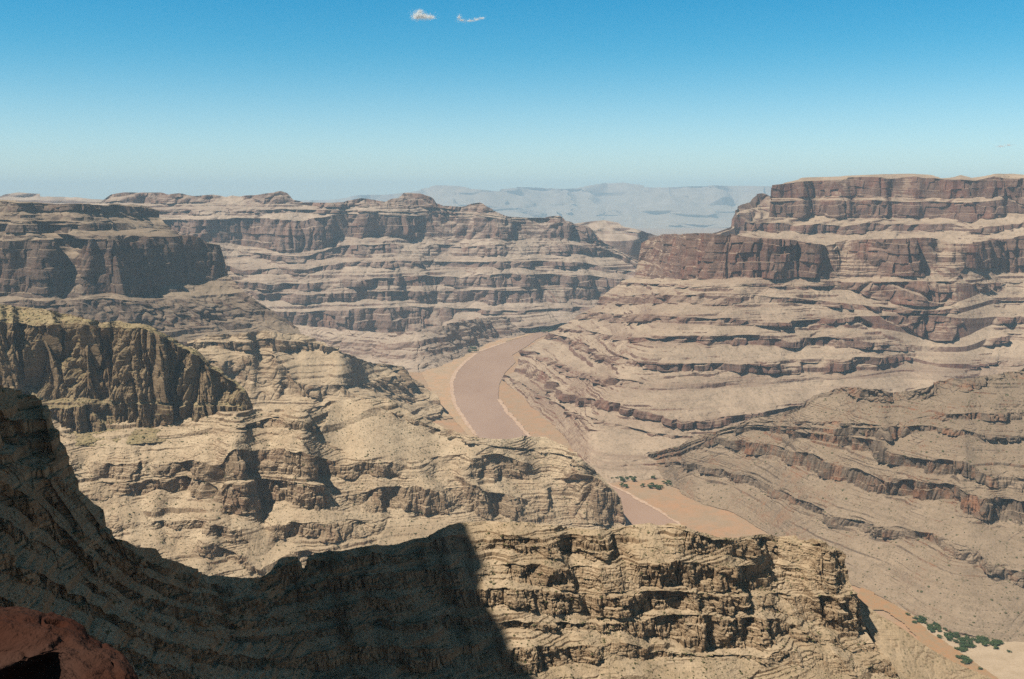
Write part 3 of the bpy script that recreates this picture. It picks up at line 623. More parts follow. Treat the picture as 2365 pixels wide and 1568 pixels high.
# ------------------------------------------------------------------ I: the nearer slopes on the right
I_rows = [
    ([(1380, 1088), (1440, 1063), (1500, 1046), (1570, 1028), (1604, 1004), (1658, 994), (1698, 982), (1739, 962), (1773, 961), (1800, 954), (1847, 936), (1880, 920), (1908, 908), (1941, 894), (1990, 894), (2036, 897), (2060, 910), (2100, 902), (2144, 892), (2198, 876), (2250, 868), (2364, 852), (2480, 840)], 45, 1),
    ([(1380, 1089), (1500, 1048), (1570, 1030), (1658, 996), (1739, 966), (1800, 960), (1847, 948), (1908, 918), (1941, 906), (1990, 916), (2036, 926), (2080, 926), (2144, 922), (2198, 905), (2250, 890), (2364, 872), (2480, 862)], 22, 0),
    ([(1382, 1089), (1500, 1049), (1570, 1032), (1640, 1000), (1740, 972), (1850, 972), (1950, 975), (2060, 980), (2140, 958), (2240, 950), (2364, 950), (2480, 945)], 50, 1),
    ([(1383, 1090), (1500, 1050), (1570, 1033), (1640, 1002), (1740, 976), (1850, 977), (1950, 982), (2060, 988), (2140, 970), (2240, 968), (2364, 962), (2480, 958)], 24, 0),
    ([(1384, 1090), (1500, 1051), (1570, 1034), (1640, 1003), (1720, 980), (1850, 986), (1925, 990), (1960, 986), (2043, 986), (2110, 984), (2150, 982), (2250, 1000), (2364, 1010), (2480, 1010)], 66, 1),
    ([(1385, 1091), (1500, 1052), (1570, 1035), (1640, 1004), (1720, 984), (1850, 992), (1925, 1000), (1960, 1006), (2043, 1012), (2110, 1004), (2150, 994), (2250, 1010), (2364, 1020), (2480, 1020)], 22, 0),
    ([(1386, 1092), (1500, 1053), (1570, 1036), (1640, 1005), (1735, 984), (1800, 990), (1850, 998), (1950, 1005), (2043, 1016), (2060, 1032), (2097, 1057), (2229, 1067), (2279, 1094), (2364, 1108), (2480, 1120)], 72, 1),
    ([(1388, 1093), (1500, 1056), (1570, 1040), (1650, 1006), (1735, 994), (1840, 1012), (1925, 1024), (2009, 1043), (2043, 1060), (2100, 1085), (2178, 1098), (2239, 1101), (2313, 1135), (2364, 1136), (2480, 1150)], 27, 0),
    ([(1390, 1094), (1500, 1060), (1570, 1045), (1650, 1008), (1732, 1020), (1806, 1033), (1894, 1057), (1941, 1070), (2009, 1094), (2043, 1108), (2195, 1118), (2229, 1146), (2364, 1158), (2480, 1170)], 72, 1),
    ([(1392, 1095), (1500, 1064), (1570, 1052), (1662, 1020), (1722, 1050), (1773, 1052), (1823, 1070), (1884, 1087), (1958, 1114), (2009, 1141), (2110, 1155), (2195, 1160), (2212, 1190), (2313, 1209), (2364, 1204), (2480, 1215)], 27, 0),
    ([(1394, 1096), (1500, 1070), (1590, 1064), (1650, 1082), (1715, 1098), (1800, 1134), (1874, 1160), (1925, 1190), (2009, 1212), (2110, 1228), (2222, 1264), (2300, 1300), (2364, 1325), (2480, 1370)], 64, 1),
    ([(1395, 1097), (1500, 1074), (1585, 1078), (1645, 1098), (1710, 1114), (1795, 1150), (1870, 1178), (1922, 1210), (2005, 1232), (2105, 1248), (2218, 1286), (2296, 1324), (2364, 1350), (2480, 1395)], 27, 0),
    ([(1397, 1097), (1500, 1082), (1570, 1110), (1640, 1150), (1720, 1176), (1830, 1235), (1920, 1290), (2030, 1340), (2110, 1390), (2208, 1440), (2309, 1455), (2480, 1450)], 22, 0),
    ([(1399, 1098), (1500, 1086), (1545, 1108), (1577, 1140), (1609, 1163), (1683, 1181), (1768, 1228), (1850, 1290), (1950, 1345), (2057, 1388), (2107, 1424), (2208, 1472), (2309, 1484), (2480, 1478)], 0, 0)]
o, I_G, I_CL = formation("hill.005", I_rows, baseZ=ZR, mat=M_right, res=1.15, vres=1.1,
    disp=[(420, 20, 22, 0.05, "p"), (170, 9, 22, 0.1, "r"), (75, 3, 14, 0.05, "b"), (32, 2.5, 9, 0.05, "r"), (24, .5, 5, 1.2, "k"), (38, 2.2, 0, 2.0, "s"), (15, 0.9, 0, 2.0, "s"), (13, 1.2, 5, 0.08, "r"), (6, 0.7, 1.8, 0.2, "p"), (3, .3, .7, .4, "p")],
    terr=[(1, 0.65, 0.2), (2, 0.75, 0.4)], fade=18,
    talus=[([(1600, 1110), (1720, 1125), (1800, 1165), (1920, 1225), (2100, 1265), (2220, 1300), (2364, 1365), (2470, 1400), (2490, 1480), (2309, 1490), (2107, 1430), (1900, 1315), (1768, 1235), (1609, 1168)], 0.75), ([(1400, 1085), (1450, 1065), (1590, 1080), (1640, 1100), (1600, 1155), (1545, 1108), (1500, 1092), (1400, 1099)], 0.8),
           ([(1670, 1060), (1760, 1062), (1880, 1095), (1960, 1125), (2100, 1165), (2190, 1170), (2200, 1200), (2300, 1220), (2400, 1220), (2400, 1330), (2300, 1290), (2200, 1250), (2010, 1205), (1930, 1180), (1870, 1150), (1800, 1125), (1720, 1090)], 0.7)], back=(60, 160, 300), seed=15.8, Dsmooth=25, wrap=100)
tag(o, "tan slope with slanting tiers of dark ledge cliffs at the right edge", "hill", kind="structure")

# ------------------------------------------------------------------ F: the near wall, curving from the left shade into the sun
F_rows = [
    ([(-160, 870), (0, 885), (60, 905), (96, 922), (112, 945), (116, 978), (134, 992), (143, 1048), (140, 1062), (154, 1076), (170, 1102), (178, 1130), (202, 1148), (236, 1178), (241, 1212), (258, 1222), (264, 1240), (300, 1254), (314, 1264), (360, 1266), (374, 1286), (420, 1304), (520, 1329), (600, 1332), (640, 1290), (652, 1284), (680, 1284), (692, 1292), (704, 1312), (716, 1284), (730, 1277), (760, 1272), (830, 1264), (900, 1258), (955, 1246), (985, 1240), (1010, 1226), (1060, 1208), (1110, 1205), (1200, 1208), (1300, 1212), (1400, 1215), (1440, 1212), (1500, 1210), (1570, 1208), (1600, 1222), (1660, 1240), (1700, 1241), (1760, 1232), (1839, 1232), (1849, 1244), (1892, 1246), (1923, 1260), (1946, 1274)], 26, 0),
    ([(-160, 930), (0, 945), (90, 975), (120, 1050), (150, 1110), (190, 1160), (240, 1215), (310, 1280), (420, 1325), (520, 1350), (600, 1352), (640, 1300), (690, 1300), (704, 1320), (725, 1292), (830, 1285), (960, 1268), (1060, 1238), (1110, 1235), (1200, 1238), (1300, 1235), (1400, 1232), (1500, 1220), (1570, 1216), (1650, 1246), (1700, 1248), (1760, 1238), (1845, 1247), (1892, 1256), (1948, 1278)], 64, 1),
    ([(-160, 990), (0, 1000), (90, 1040), (130, 1110), (180, 1180), (240, 1245), (310, 1300), (420, 1342), (520, 1368), (620, 1358), (700, 1334), (760, 1310), (850, 1303), (1000, 1280), (1100, 1275), (1250, 1282), (1400, 1290), (1480, 1280), (1560, 1276), (1700, 1282), (1780, 1278), (1840, 1300), (1900, 1325), (1957, 1320)], 28, 0),
    ([(-160, 1020), (0, 1040), (100, 1095), (160, 1180), (240, 1270), (380, 1348), (520, 1382), (640, 1374), (760, 1334), (1000, 1308), (1150, 1304), (1250, 1305), (1400, 1306), (1560, 1296), (1700, 1304), (1800, 1308), (1870, 1318), (1959, 1324)], 72, 1),
    ([(-160, 1060), (0, 1082), (100, 1140), (170, 1225), (260, 1310), (390, 1378), (530, 1410), (650, 1402), (780, 1370), (1000, 1346), (1150, 1344), (1250, 1352), (1400, 1362), (1560, 1358), (1700, 1362), (1800, 1364), (1880, 1366), (1970, 1362)], 30, 0),
    ([(-160, 1085), (0, 1110), (100, 1170), (180, 1260), (280, 1345), (400, 1402), (540, 1428), (660, 1422), (790, 1392), (1000, 1364), (1150, 1360), (1250, 1362), (1400, 1370), (1560, 1366), (1700, 1370), (1800, 1372), (1880, 1378), (1985, 1372)], 74, 1),
    ([(-160, 1130), (0, 1160), (100, 1220), (190, 1305), (300, 1385), (420, 1432), (550, 1452), (680, 1446), (800, 1420), (1000, 1400), (1150, 1404), (1250, 1412), (1400, 1420), (1560, 1414), (1700, 1412), (1800, 1414), (1880, 1440), (1960, 1470), (2010, 1468)], 28, 0),
    ([(-160, 1160), (0, 1195), (100, 1255), (210, 1340), (320, 1412), (440, 1454), (560, 1468), (690, 1462), (810, 1438), (1000, 1420), (1150, 1428), (1250, 1436), (1400, 1434), (1560, 1422), (1700, 1424), (1800, 1430), (1880, 1456), (1960, 1484), (2020, 1484)], 64, 1),
    ([(-160, 1190), (0, 1225), (100, 1285), (220, 1365), (330, 1432), (450, 1470), (570, 1484), (700, 1478), (820, 1456), (1000, 1444), (1150, 1450), (1250, 1458), (1400, 1452), (1560, 1490), (1650, 1506), (1700, 1502), (1760, 1500), (1800, 1470), (1880, 1476), (1960, 1500), (2032, 1500)], 26, 0),
    ([(-160, 1240), (0, 1275), (110, 1330), (240, 1405), (350, 1464), (470, 1500), (590, 1514), (720, 1504), (830, 1486), (1000, 1486), (1150, 1494), (1250, 1494), (1400, 1480), (1560, 1510), (1650, 1514), (1760, 1512), (1800, 1500), (1880, 1506), (1960, 1520), (2050, 1520)], 72, 1),
    ([(-160, 1280), (0, 1315), (120, 1370), (260, 1440), (370, 1496), (490, 1534), (610, 1546), (740, 1540), (850, 1530), (1000, 1536), (1150, 1545), (1250, 1545), (1350, 1530), (1420, 1512), (1560, 1530), (1650, 1528), (1760, 1526), (1880, 1540), (1960, 1555), (2068, 1552)], 26, 0),
    ([(-160, 1340), (0, 1380), (130, 1430), (280, 1490), (390, 1535), (510, 1570), (640, 1580), (760, 1572), (1000, 1570), (1150, 1572), (1250, 1572), (1420, 1560), (1560, 1570), (1760, 1568), (1880, 1580), (2090, 1585)], 60, 1),
    ([(-160, 1380), (0, 1420), (130, 1470), (280, 1525), (400, 1570), (520, 1600), (650, 1608), (800, 1600), (1000, 1600), (1250, 1602), (1420, 1590), (1760, 1600), (1900, 1615), (2110, 1620)], 26, 0),
    ([(-160, 1560), (0, 1600), (300, 1690), (700, 1740), (1200, 1730), (1700, 1720), (2160, 1730)], 0, 0)]
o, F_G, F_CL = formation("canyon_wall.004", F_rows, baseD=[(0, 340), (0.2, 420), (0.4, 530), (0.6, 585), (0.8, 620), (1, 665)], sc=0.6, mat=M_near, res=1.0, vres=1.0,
    disp=[(150, 8, 9, 0.05, "p"), (80, 3, 8, 0.08, "r"), (36, 1, 4, 0.05, "b"), (24, 1, 2.5, 0.15, "p"), (20, .4, 4.0, .7, "k"), (9, .3, 2.2, .7, "k"), (4.5, .2, 1.1, .7, "k"), (17, 1.0, 4.0, 0.06, "c"), (9, 1.0, 2.8, 0.25, "p"), (7, .4, 1.8, 0.06, "c"), (4.2, 0.7, 1.5, 0.5, "p"), (2.0, 0.4, 0.8, 0.7, "p"), (1.1, .25, .4, .9, "p")],
    terr=[(2, 0.7, 0.5), (3, 1.0, 0.9)], fade=40, rowjit=0.35,
    talus=[([(1420, 1525), (1560, 1525), (1700, 1522), (1760, 1545), (1700, 1600), (1400, 1600), (1380, 1565)], 0.85), ([(1010, 1232), (1100, 1218), (1300, 1222), (1440, 1220), (1400, 1240), (1250, 1245), (1100, 1245)], 0.5)], back=(25, 60, 120), seed=17.9, wrap=35, Dsmooth=31, top_noise=1.5, floor=-1006, backdrop=0.12)
tag(o, "nearest ledged canyon wall curving from deep shade on the left into sun", "canyon wall", kind="structure")

# talus apron behind the end of the near wall
o, _, _ = formation("hill.006", [
    ([(1880, 1330), (1940, 1360), (1973, 1370), (2010, 1405), (2040, 1425), (2074, 1441), (2141, 1491), (2208, 1532), (2292, 1566), (2420, 1620)], 30, 0),
    ([(1860, 1440), (1960, 1450), (2030, 1470), (2110, 1520), (2180, 1560), (2270, 1600), (2400, 1660)], 50, 1),
    ([(1860, 1450), (1960, 1460), (2030, 1480), (2110, 1530), (2180, 1570), (2270, 1610), (2400, 1670)], 28, 0),
    ([(1840, 1700), (2400, 1760)], 0, 0)],
    baseD=[(0, 664), (1, 690)], sc=0.55, mat=M_near, res=1.0, vres=1.0, disp=[(90, 8, 8, 0.1, "p"), (40, 6, 6, 0.1, "r"), (14, 2, 3, 0.2, "r"), (5, 0.8, 1, 0.4, "p"), (2, 0.3, 0.4, 0.6, "p")],
    terr=[(3, 0.8, 0.5)], talus=[([(1950, 1330), (2500, 1600), (2500, 1800), (2150, 1800), (2080, 1590), (2020, 1480)], 0.85)], back=(25, 60, 120), seed=21.2, wrap=30, backdrop=0.3)
tag(o, "pale talus slope falling from the end of the near wall towards the orange wash", "hill", kind="structure")

# ------------------------------------------------------------------ canyon floor, river, banks
mf, t, b = new_mat("floor_sand")
geo = t.node("ShaderNodeNewGeometry")
n1 = t.noise(geo.outputs["Position"], 1 / 160, 5, 0.6); n2 = t.noise(geo.outputs["Position"], 1 / 18, 5, 0.7)
c = t.mix(t.map(n1, 0.35, 0.65), (0.375, 0.228, 0.143), (0.325, 0.238, 0.168))
n3 = t.noise(geo.outputs["Position"], 1 / 45, 5, 0.65)
c = t.mix(t.math("MULTIPLY", t.map(n3, 0.46, 0.62), 0.6), c, (0.28, 0.225, 0.165))
c = t.mix(t.math("MULTIPLY", t.map(n2, 0.5, 0.7), 0.45), c, (0.25, 0.19, 0.13))
t.link(c, b.inputs["Base Color"])
S = 90000.0
gv = np.array([(-S, -S, ZR - 2.4), (S, -S, ZR - 2.4), (S, S, ZR - 2.4), (-S, S, ZR - 2.4)])
tag(raw_mesh("ground", gv, np.array([[0, 1, 2, 3]]), mf), "flat orange tan canyon floor of sand beside the river", "ground", kind="structure")


def ribbon(name, left, right, z, mat, n=1200, jit=0.0, seed=0.0, thick=None):
    L = np.array(left, float); R = np.array(right, float)
    def res(p):
        q = at_z(p[:, 0], p[:, 1], z)
        s = np.concatenate([[0], np.cumsum(np.linalg.norm(np.diff(q[:, :2], axis=0), axis=1))]); s /= s[-1]
        w = np.linspace(0, 1, n)
        return np.stack([smooth1(np.interp(w, s, q[:, i]), 9) for i in range(3)], -1)
    a, b = res(L), res(R)
    if jit:
        j = jit * fbm(a[:, 0] / 60 + seed, a[:, 1] / 60, a[:, 0] * 0, 4)
        k = jit * fbm(b[:, 0] / 60 + seed, b[:, 1] / 60, b[:, 0] * 0 + 5, 4)
        jf = jit * 0.5 * fbm(a[:, 0] / 14 + seed, a[:, 1] / 14, a[:, 0] * 0, 3); a[:, 0] += j + jf; b[:, 0] += k - jf
    f = np.linspace(0, 1, 9)
    P = a[None] * (1 - f)[:, None, None] + b[None] * f[:, None, None]
    return grid_mesh(name, P, mat)


LB = [(1330, 752), (1240, 768), (1214, 777), (1173, 789), (1140, 800), (1106, 812), (1075, 836), (1055, 857), (1045, 882), (1046, 905), (1052, 932), (1075, 970), (1102, 1006), (1160, 1060), (1250, 1130), (1330, 1190), (1400, 1250), (1500, 1330), (1600, 1400)]
RB = [(1345, 755), (1275, 768), (1240, 782), (1212, 802), (1182, 820), (1190, 836), (1166, 860), (1152, 888), (1150, 922), (1173, 954), (1221, 1008), (1300, 1062), (1393, 1113), (1417, 1124), (1449, 1138), (1465, 1149), (1513, 1175), (1561, 1205), (1650, 1272), (1750, 1340)]
mr, t, b = new_mat("muddy_water")
geo = t.node("ShaderNodeNewGeometry")
n1 = t.noise(geo.outputs["Position"], 1 / 220, 4, 0.6, (1, 0.35, 1)); n2 = t.noise(geo.outputs["Position"], 1 / 14, 4, 0.6)
c = t.mix(t.map(n1, 0.35, 0.65), (0.31, 0.21, 0.16), (0.355, 0.25, 0.195))
t.link(c, b.inputs["Base Color"]); b.inputs["Roughness"].default_value = 0.45; b.inputs["Specular IOR Level"].default_value = 0.22
bm = t.node("ShaderNodeBump"); bm.inputs["Strength"].default_value = 0.25; bm.inputs["Distance"].default_value = 1.0
t.link(n2, bm.inputs["Height"]); t.link(bm.outputs[0], b.inputs["Normal"])
tag(ribbon("river", LB, RB, ZR, mr), "muddy brown river winding along the canyon floor", "river", kind="structure")

# pale mud shelf along both banks
ms, t, b = new_mat("pale_mud")
geo = t.node("ShaderNodeNewGeometry")
n1 = t.noise(geo.outputs["Position"], 1 / 25, 5, 0.7)
c = t.mix(t.map(n1, 0.35, 0.65), (0.50, 0.38, 0.30), (0.38, 0.26, 0.19)); t.link(c, b.inputs["Base Color"])


def off(pts, d0, d1):
    return [(x + d0, y) for x, y in pts], [(x + d1, y) for x, y in pts]


l, r = off(RB[8:], -3, 6)
tag(ribbon("shore_bank", l, r, ZR + 0.9, ms, jit=12, seed=2), "pale pink mud bank along the right side of the river", "river bank", kind="structure")
l, r = off(LB[3:13], -7, 2)
tag(ribbon("shore_bank.001", l, r, ZR + 0.9, ms, jit=9, seed=6), "pale mud bank along the left side of the upper river bend", "river bank", kind="structure")
# sand bars
mo, t, b = new_mat("orange_sand")
geo = t.node("ShaderNodeNewGeometry")
n1 = t.noise(geo.outputs["Position"], 1 / 90, 5, 0.65, (1, 0.4, 1)); n2 = t.noise(geo.outputs["Position"], 1 / 12, 4, 0.7)
c = t.mix(t.map(n1, 0.38, 0.62), (0.43, 0.28, 0.18), (0.38, 0.285, 0.20))
n3 = t.noise(geo.outputs["Position"], 1 / 45, 5, 0.65)
c = t.mix(t.math("MULTIPLY", t.map(n3, 0.48, 0.62), 0.6), c, (0.31, 0.25, 0.18))
c = t.mix(t.math("MULTIPLY", t.map(n2, 0.5, 0.7), 0.4), c, (0.27, 0.20, 0.13)); t.link(c, b.inputs["Base Color"])
tag(ribbon("shore", [(1214, 770), (1150, 784), (1089, 806), (1030, 838), (972, 860), (985, 885), (1010, 925), (1045, 965), (1085, 1012)], [(1222, 774), (1173, 787), (1106, 810), (1055, 855), (1044, 880), (1045, 905), (1050, 932), (1072, 970), (1102, 1010)], ZR - 0.6, mo, jit=12, seed=9),
    "orange sand bar on the outer left side of the upper river bend", "sand bar", kind="structure")
mw, t, b = new_mat("wash_gravel")
geo = t.node("ShaderNodeNewGeometry")
n1 = t.noise(geo.outputs["Position"], 1 / 14, 5, 0.7)
c = t.mix(t.map(n1, 0.4, 0.62), (0.34, 0.20, 0.112), (0.28, 0.205, 0.13)); t.link(c, b.inputs["Base Color"])
tag(ribbon("path", [(1990, 1340), (2020, 1372), (2060, 1392), (2100, 1418), (2150, 1462), (2200, 1495), (2250, 1530), (2310, 1570), (2400, 1640)], [(1970, 1420), (2010, 1408), (2040, 1408), (2080, 1432), (2120, 1480), (2160, 1510), (2215, 1550), (2270, 1590), (2340, 1660)], ZR + 0.8, mw, jit=10, seed=4),
    "orange gravel wash running down to the lower right corner", "dry wash", kind="structure")
mp, t, b = new_mat("pale_flat")
geo = t.node("ShaderNodeNewGeometry")
n1 = t.noise(geo.outputs["Position"], 1 / 40, 6, 0.7); n2 = t.noise(geo.outputs["Position"], 1 / 4, 4, 0.7)
c = t.mix(t.map(n1, 0.35, 0.65), (0.36, 0.28, 0.20), (0.44, 0.35, 0.26))
c = t.mix(t.math("MULTIPLY", t.map(n2, 0.52, 0.66), 0.5), c, (0.22, 0.18, 0.11)); t.link(c, b.inputs["Base Color"])
tag(ribbon("terrain", [(2060, 1392), (2107, 1420), (2208, 1468), (2309, 1478), (2480, 1470)], [(2100, 1420), (2150, 1464), (2200, 1497), (2312, 1572), (2480, 1690)], ZR + 0.2, mp, jit=4, seed=5),
    "dusty tan flat between the wash and the right slope", "flat", kind="structure")

# ------------------------------------------------------------------ shrubs
ml, t, b = new_mat("shrub_leaf")
oi = t.node("ShaderNodeObjectInfo"); geo = t.node("ShaderNodeNewGeometry")
n1 = t.noise(geo.outputs["Position"], 0.6, 3, 0.6)
c = t.mix(oi.outputs["Random"], (0.035, 0.075, 0.03), (0.075, 0.11, 0.045))
c = t.mix(t.map(n1, 0.4, 0.7), c, (0.10, 0.13, 0.055)); t.link(c, b.inputs["Base Color"])
mb_, t, b = new_mat("shrub_bark"); b.inputs["Base Color"].default_value = (0.12, 0.085, 0.06, 1)


def shrub_proto(seed, w=5.0, h=5.0, leaves=420):
    r = np.random.RandomState(seed)
    V = []; Q = []
    lobes = [(r.uniform(-.55, .55), r.uniform(-.55, .55), r.uniform(.35, .85), r.uniform(.28, .5)) for _ in range(8)]
    for i in range(leaves):
        lx, ly, lz, lr = lobes[r.randint(len(lobes))]
        d = r.normal(size=3); d /= np.linalg.norm(d); d *= r.uniform(0.5, 1.0) * lr
        c = np.array([(lx + d[0]) * w, (ly + d[1]) * w, max(0.06, lz + d[2] * .8) * h])
        a = r.normal(size=3); a /= np.linalg.norm(a); e = np.cross(a, r.normal(size=3)); e /= np.linalg.norm(e)
        s = r.uniform(0.35, 0.8) * w / 5
        k = len(V)
        V += [c - a * s, c + e * s * .6, c + a * s, c - e * s * .6]; Q.append((k, k + 1, k + 2, k + 3))
    leaf = (np.array(V), np.array(Q))
    V = []; Q = []
    for i in range(5):
        ang = r.uniform(0, 6.28); top = np.array([math.cos(ang) * w * .4, math.sin(ang) * w * .4, h * .6])
        k = len(V)
        for lvl, rad in ((0, .22), (.5, .15), (1, .06)):
            for q in range(5):
                V.append(top * lvl * np.array([lvl, lvl, 1]) + np.array([math.cos(q * 1.2566) * rad, math.sin(q * 1.2566) * rad, 0]))
        for lv in range(2):
            for q in range(5):
                q2 = (q + 1) % 5
                Q.append((k + lv * 5 + q, k + lv * 5 + q2, k + lv * 5 + 5 + q2, k + lv * 5 + 5 + q))
    return leaf, (np.array(V), np.array(Q))


protos = []
for sd in (1, 2, 3, 4):
    lf, st = shrub_proto(sd)
    a_ = raw_mesh("crown", lf[0], lf[1], ml); s_ = raw_mesh("stem", st[0], st[1], mb_)
    protos.append((a_.data, s_.data))
    bpy.data.objects.remove(a_); bpy.data.objects.remove(s_)
shrub_rng = np.random.RandomState(11)


def shrub(P, w, h, label, group=None, name="shrub"):
    e = bpy.data.objects.new(name, None); COL.objects.link(e)
    e.location = P; e.rotation_euler = (0, 0, shrub_rng.uniform(0, 6.28)); e.scale = (w / 5, w / 5, h / 5)
    pr = protos[shrub_rng.randint(4)]
    for nm, me in (("crown", pr[0]), ("stem", pr[1])):
        c = bpy.data.objects.new(nm, me); COL.objects.link(c); c.parent = e
    tag(e, label, "shrub", group)


def pz(X, Y, z=ZR + 0.6):
    q = at_z(np.array([X]), np.array([Y]), z)[0]
    return tuple(q)


# thicket by the wash: traced clumps (photo x, y, spread x, spread y, count)
TH = [(2128, 1432, 18, 7, 14), (2168, 1440, 12, 8, 10), (2152, 1452, 12, 6, 8), (2190, 1446, 10, 7, 8), (2216, 1456, 6, 5, 3), (2235, 1462, 14, 6, 8), (2200, 1470, 22, 7, 9), (2222, 1478, 14, 6, 7), (2264, 1478, 16, 6, 12), (2284, 1486, 16, 6, 12), (2240, 1492, 14, 6, 9), (2222, 1500, 9, 5, 6), (2300, 1490, 8, 5, 5), (2218, 1520, 7, 6, 4), (2232, 1528, 8, 5, 5)]
for cx, cy, sx, sy, n in TH:
    for i in range(int(n * 1.45)):
        X = cx + shrub_rng.normal() * sx * .62; Y = cy + shrub_rng.normal() * sy * .62
        w = shrub_rng.uniform(5, 11)
        shrub(pz(X, Y), w, w * shrub_rng.uniform(.6, .85), "dark green shrub in the thicket between the orange wash and the tan flat", "shrubs in the thicket by the wash")
shrub(pz(2208, 1431), 7, 5, "small green shrub standing alone uphill of the thicket by the wash")
shrub(pz(2198, 1440), 5, 4, "smallest green shrub just above the thicket's upper edge")
shrub(pz(2348, 1462), 8, 6, "green shrub alone at the right edge, on the pale gully")
shrub(pz(2330, 1505), 6, 5, "lone green shrub on the tan flat, right of the thicket")
shrub(pz(2095, 1420), 7, 5, "green shrub on the near side of the wash, left of the thicket")
shrub(pz(2262, 1545), 7, 5, "lowest green shrub, at the wash's edge near the lower right corner")
for cx, cy, sx, sy, n in [(1418, 1101, 14, 6, 14), (1440, 1106, 12, 5, 10), (1465, 1106, 12, 4, 8), (1508, 1100, 6, 5, 5), (1497, 1122, 16, 4, 12), (1520, 1127, 12, 4, 8), (1540, 1116, 10, 5, 5), (1440, 1121, 8, 3, 5)]:
    for i in range(n):
        X = cx + shrub_rng.uniform(-1, 1) * sx; Y = cy + shrub_rng.uniform(-1, 1) * sy
        w = shrub_rng.uniform(7, 12)
        shrub(pz(X, Y, ZR + 1.5), w, w * .7, "bright green shrub in the grove at the foot of the tan slope by the river", "shrubs in the river grove")
for cx, cy, sx, sy, n in [(1072, 800, 18, 7, 14), (1090, 808, 10, 5, 6), (1250, 764, 26, 4, 12), (1050, 862, 5, 14, 0)]:
    for i in range(n):
        X = cx + shrub_rng.uniform(-1, 1) * sx; Y = cy + shrub_rng.uniform(-1, 1) * sy
        w = shrub_rng.uniform(14, 24)
        shrub(pz(X, Y, ZR + 6), w, w * .6, "hazy green shrub on the bank at the far river bend", "shrubs at the far bend")

# low scrub dotted over the near terraces: too many and too small to count
def scatter(G, CL, n, smin, smax, seed):
    r = np.random.RandomState(seed)
    nv, nu = G.shape[:2]
    a = G[1:, 1:] - G[:-1, :-1]; b = G[:-1, 1:] - G[1:, :-1]
    nn = np.cross(a, b); ar = np.linalg.norm(nn, axis=-1) + 1e-9
    nz = np.abs(nn[..., 2]) / ar
    ctr = G[:-1, :-1]
    w = np.where((nz > 0.72) & (ctr[..., 1] > 60), ar, 0)
    w[:8] = 0; w[:, :10] = 0; w[:, -10:] = 0
    w = w.ravel() / w.sum()
    idx = r.choice(len(w), n, p=w)
    P = ctr.reshape(-1, 3)[idx]
    return P, r.uniform(smin, smax, n) * np.where(r.rand(n) < 0.15, 1.7, 1.0)


Ps = [scatter(D_G, D_CL, 3200, 1.0, 2.2, 1), scatter(F_G, F_CL, 3200, 0.35, 0.8, 2), scatter(E_G, E_CL, 900, 1.2, 2.6, 3), scatter(I_G, I_CL, 1500, 1.2, 2.4, 4)]
P = np.concatenate([p for p, s in Ps]); Ssz = np.concatenate([s for p, s in Ps])
ico = np.array([(0, 0, 1), (.9, 0, .35), (.28, .85, .35), (-.72, .53, .35), (-.72, -.53, .35), (.28, -.85, .35), (.7, .5, -.5), (-.27, .82, -.5), (-.87, 0, -.5), (-.27, -.82, -.5), (.7, -.5, -.5)])
tri = np.array([(0, 1, 2), (0, 2, 3), (0, 3, 4), (0, 4, 5), (0, 5, 1), (1, 6, 2), (2, 7, 3), (3, 8, 4), (4, 9, 5), (5, 10, 1), (2, 6, 7), (3, 7, 8), (4, 8, 9), (5, 9, 10), (1, 10, 6)])
rr = np.random.RandomState(5)
V = P[:, None, :] + (ico[None] * rr.uniform(.65, 1.3, (len(P), 11, 3))) * Ssz[:, None, None] * np.array([1, 1, .75])
T = (tri[None] + (np.arange(len(P)) * 11)[:, None, None]).reshape(-1, 3)
mscr, t, b = new_mat("scrub_leaf"); b.inputs["Base Color"].default_value = (0.085, 0.085, 0.042, 1)
tag(raw_mesh("scrub", V.reshape(-1, 3), T, mscr), "sparse dark desert scrub dotted over the terraces", "scrub", kind="stuff")

# ------------------------------------------------------------------ the rim the picture was taken from
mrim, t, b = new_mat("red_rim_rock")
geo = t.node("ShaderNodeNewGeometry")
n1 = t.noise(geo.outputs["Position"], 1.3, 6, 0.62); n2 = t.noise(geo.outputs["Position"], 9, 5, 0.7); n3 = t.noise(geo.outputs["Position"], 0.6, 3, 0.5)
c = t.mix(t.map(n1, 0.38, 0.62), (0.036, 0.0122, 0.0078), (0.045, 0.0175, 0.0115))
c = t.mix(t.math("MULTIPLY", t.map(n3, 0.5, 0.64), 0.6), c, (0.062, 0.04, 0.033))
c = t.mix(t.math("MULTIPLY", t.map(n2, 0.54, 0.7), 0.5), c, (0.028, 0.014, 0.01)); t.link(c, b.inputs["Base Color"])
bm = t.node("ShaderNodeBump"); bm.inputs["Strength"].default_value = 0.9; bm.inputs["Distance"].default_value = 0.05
t.link(t.math("ADD", n2, n1), bm.inputs["Height"]); t.link(bm.outputs[0], b.inputs["Normal"])


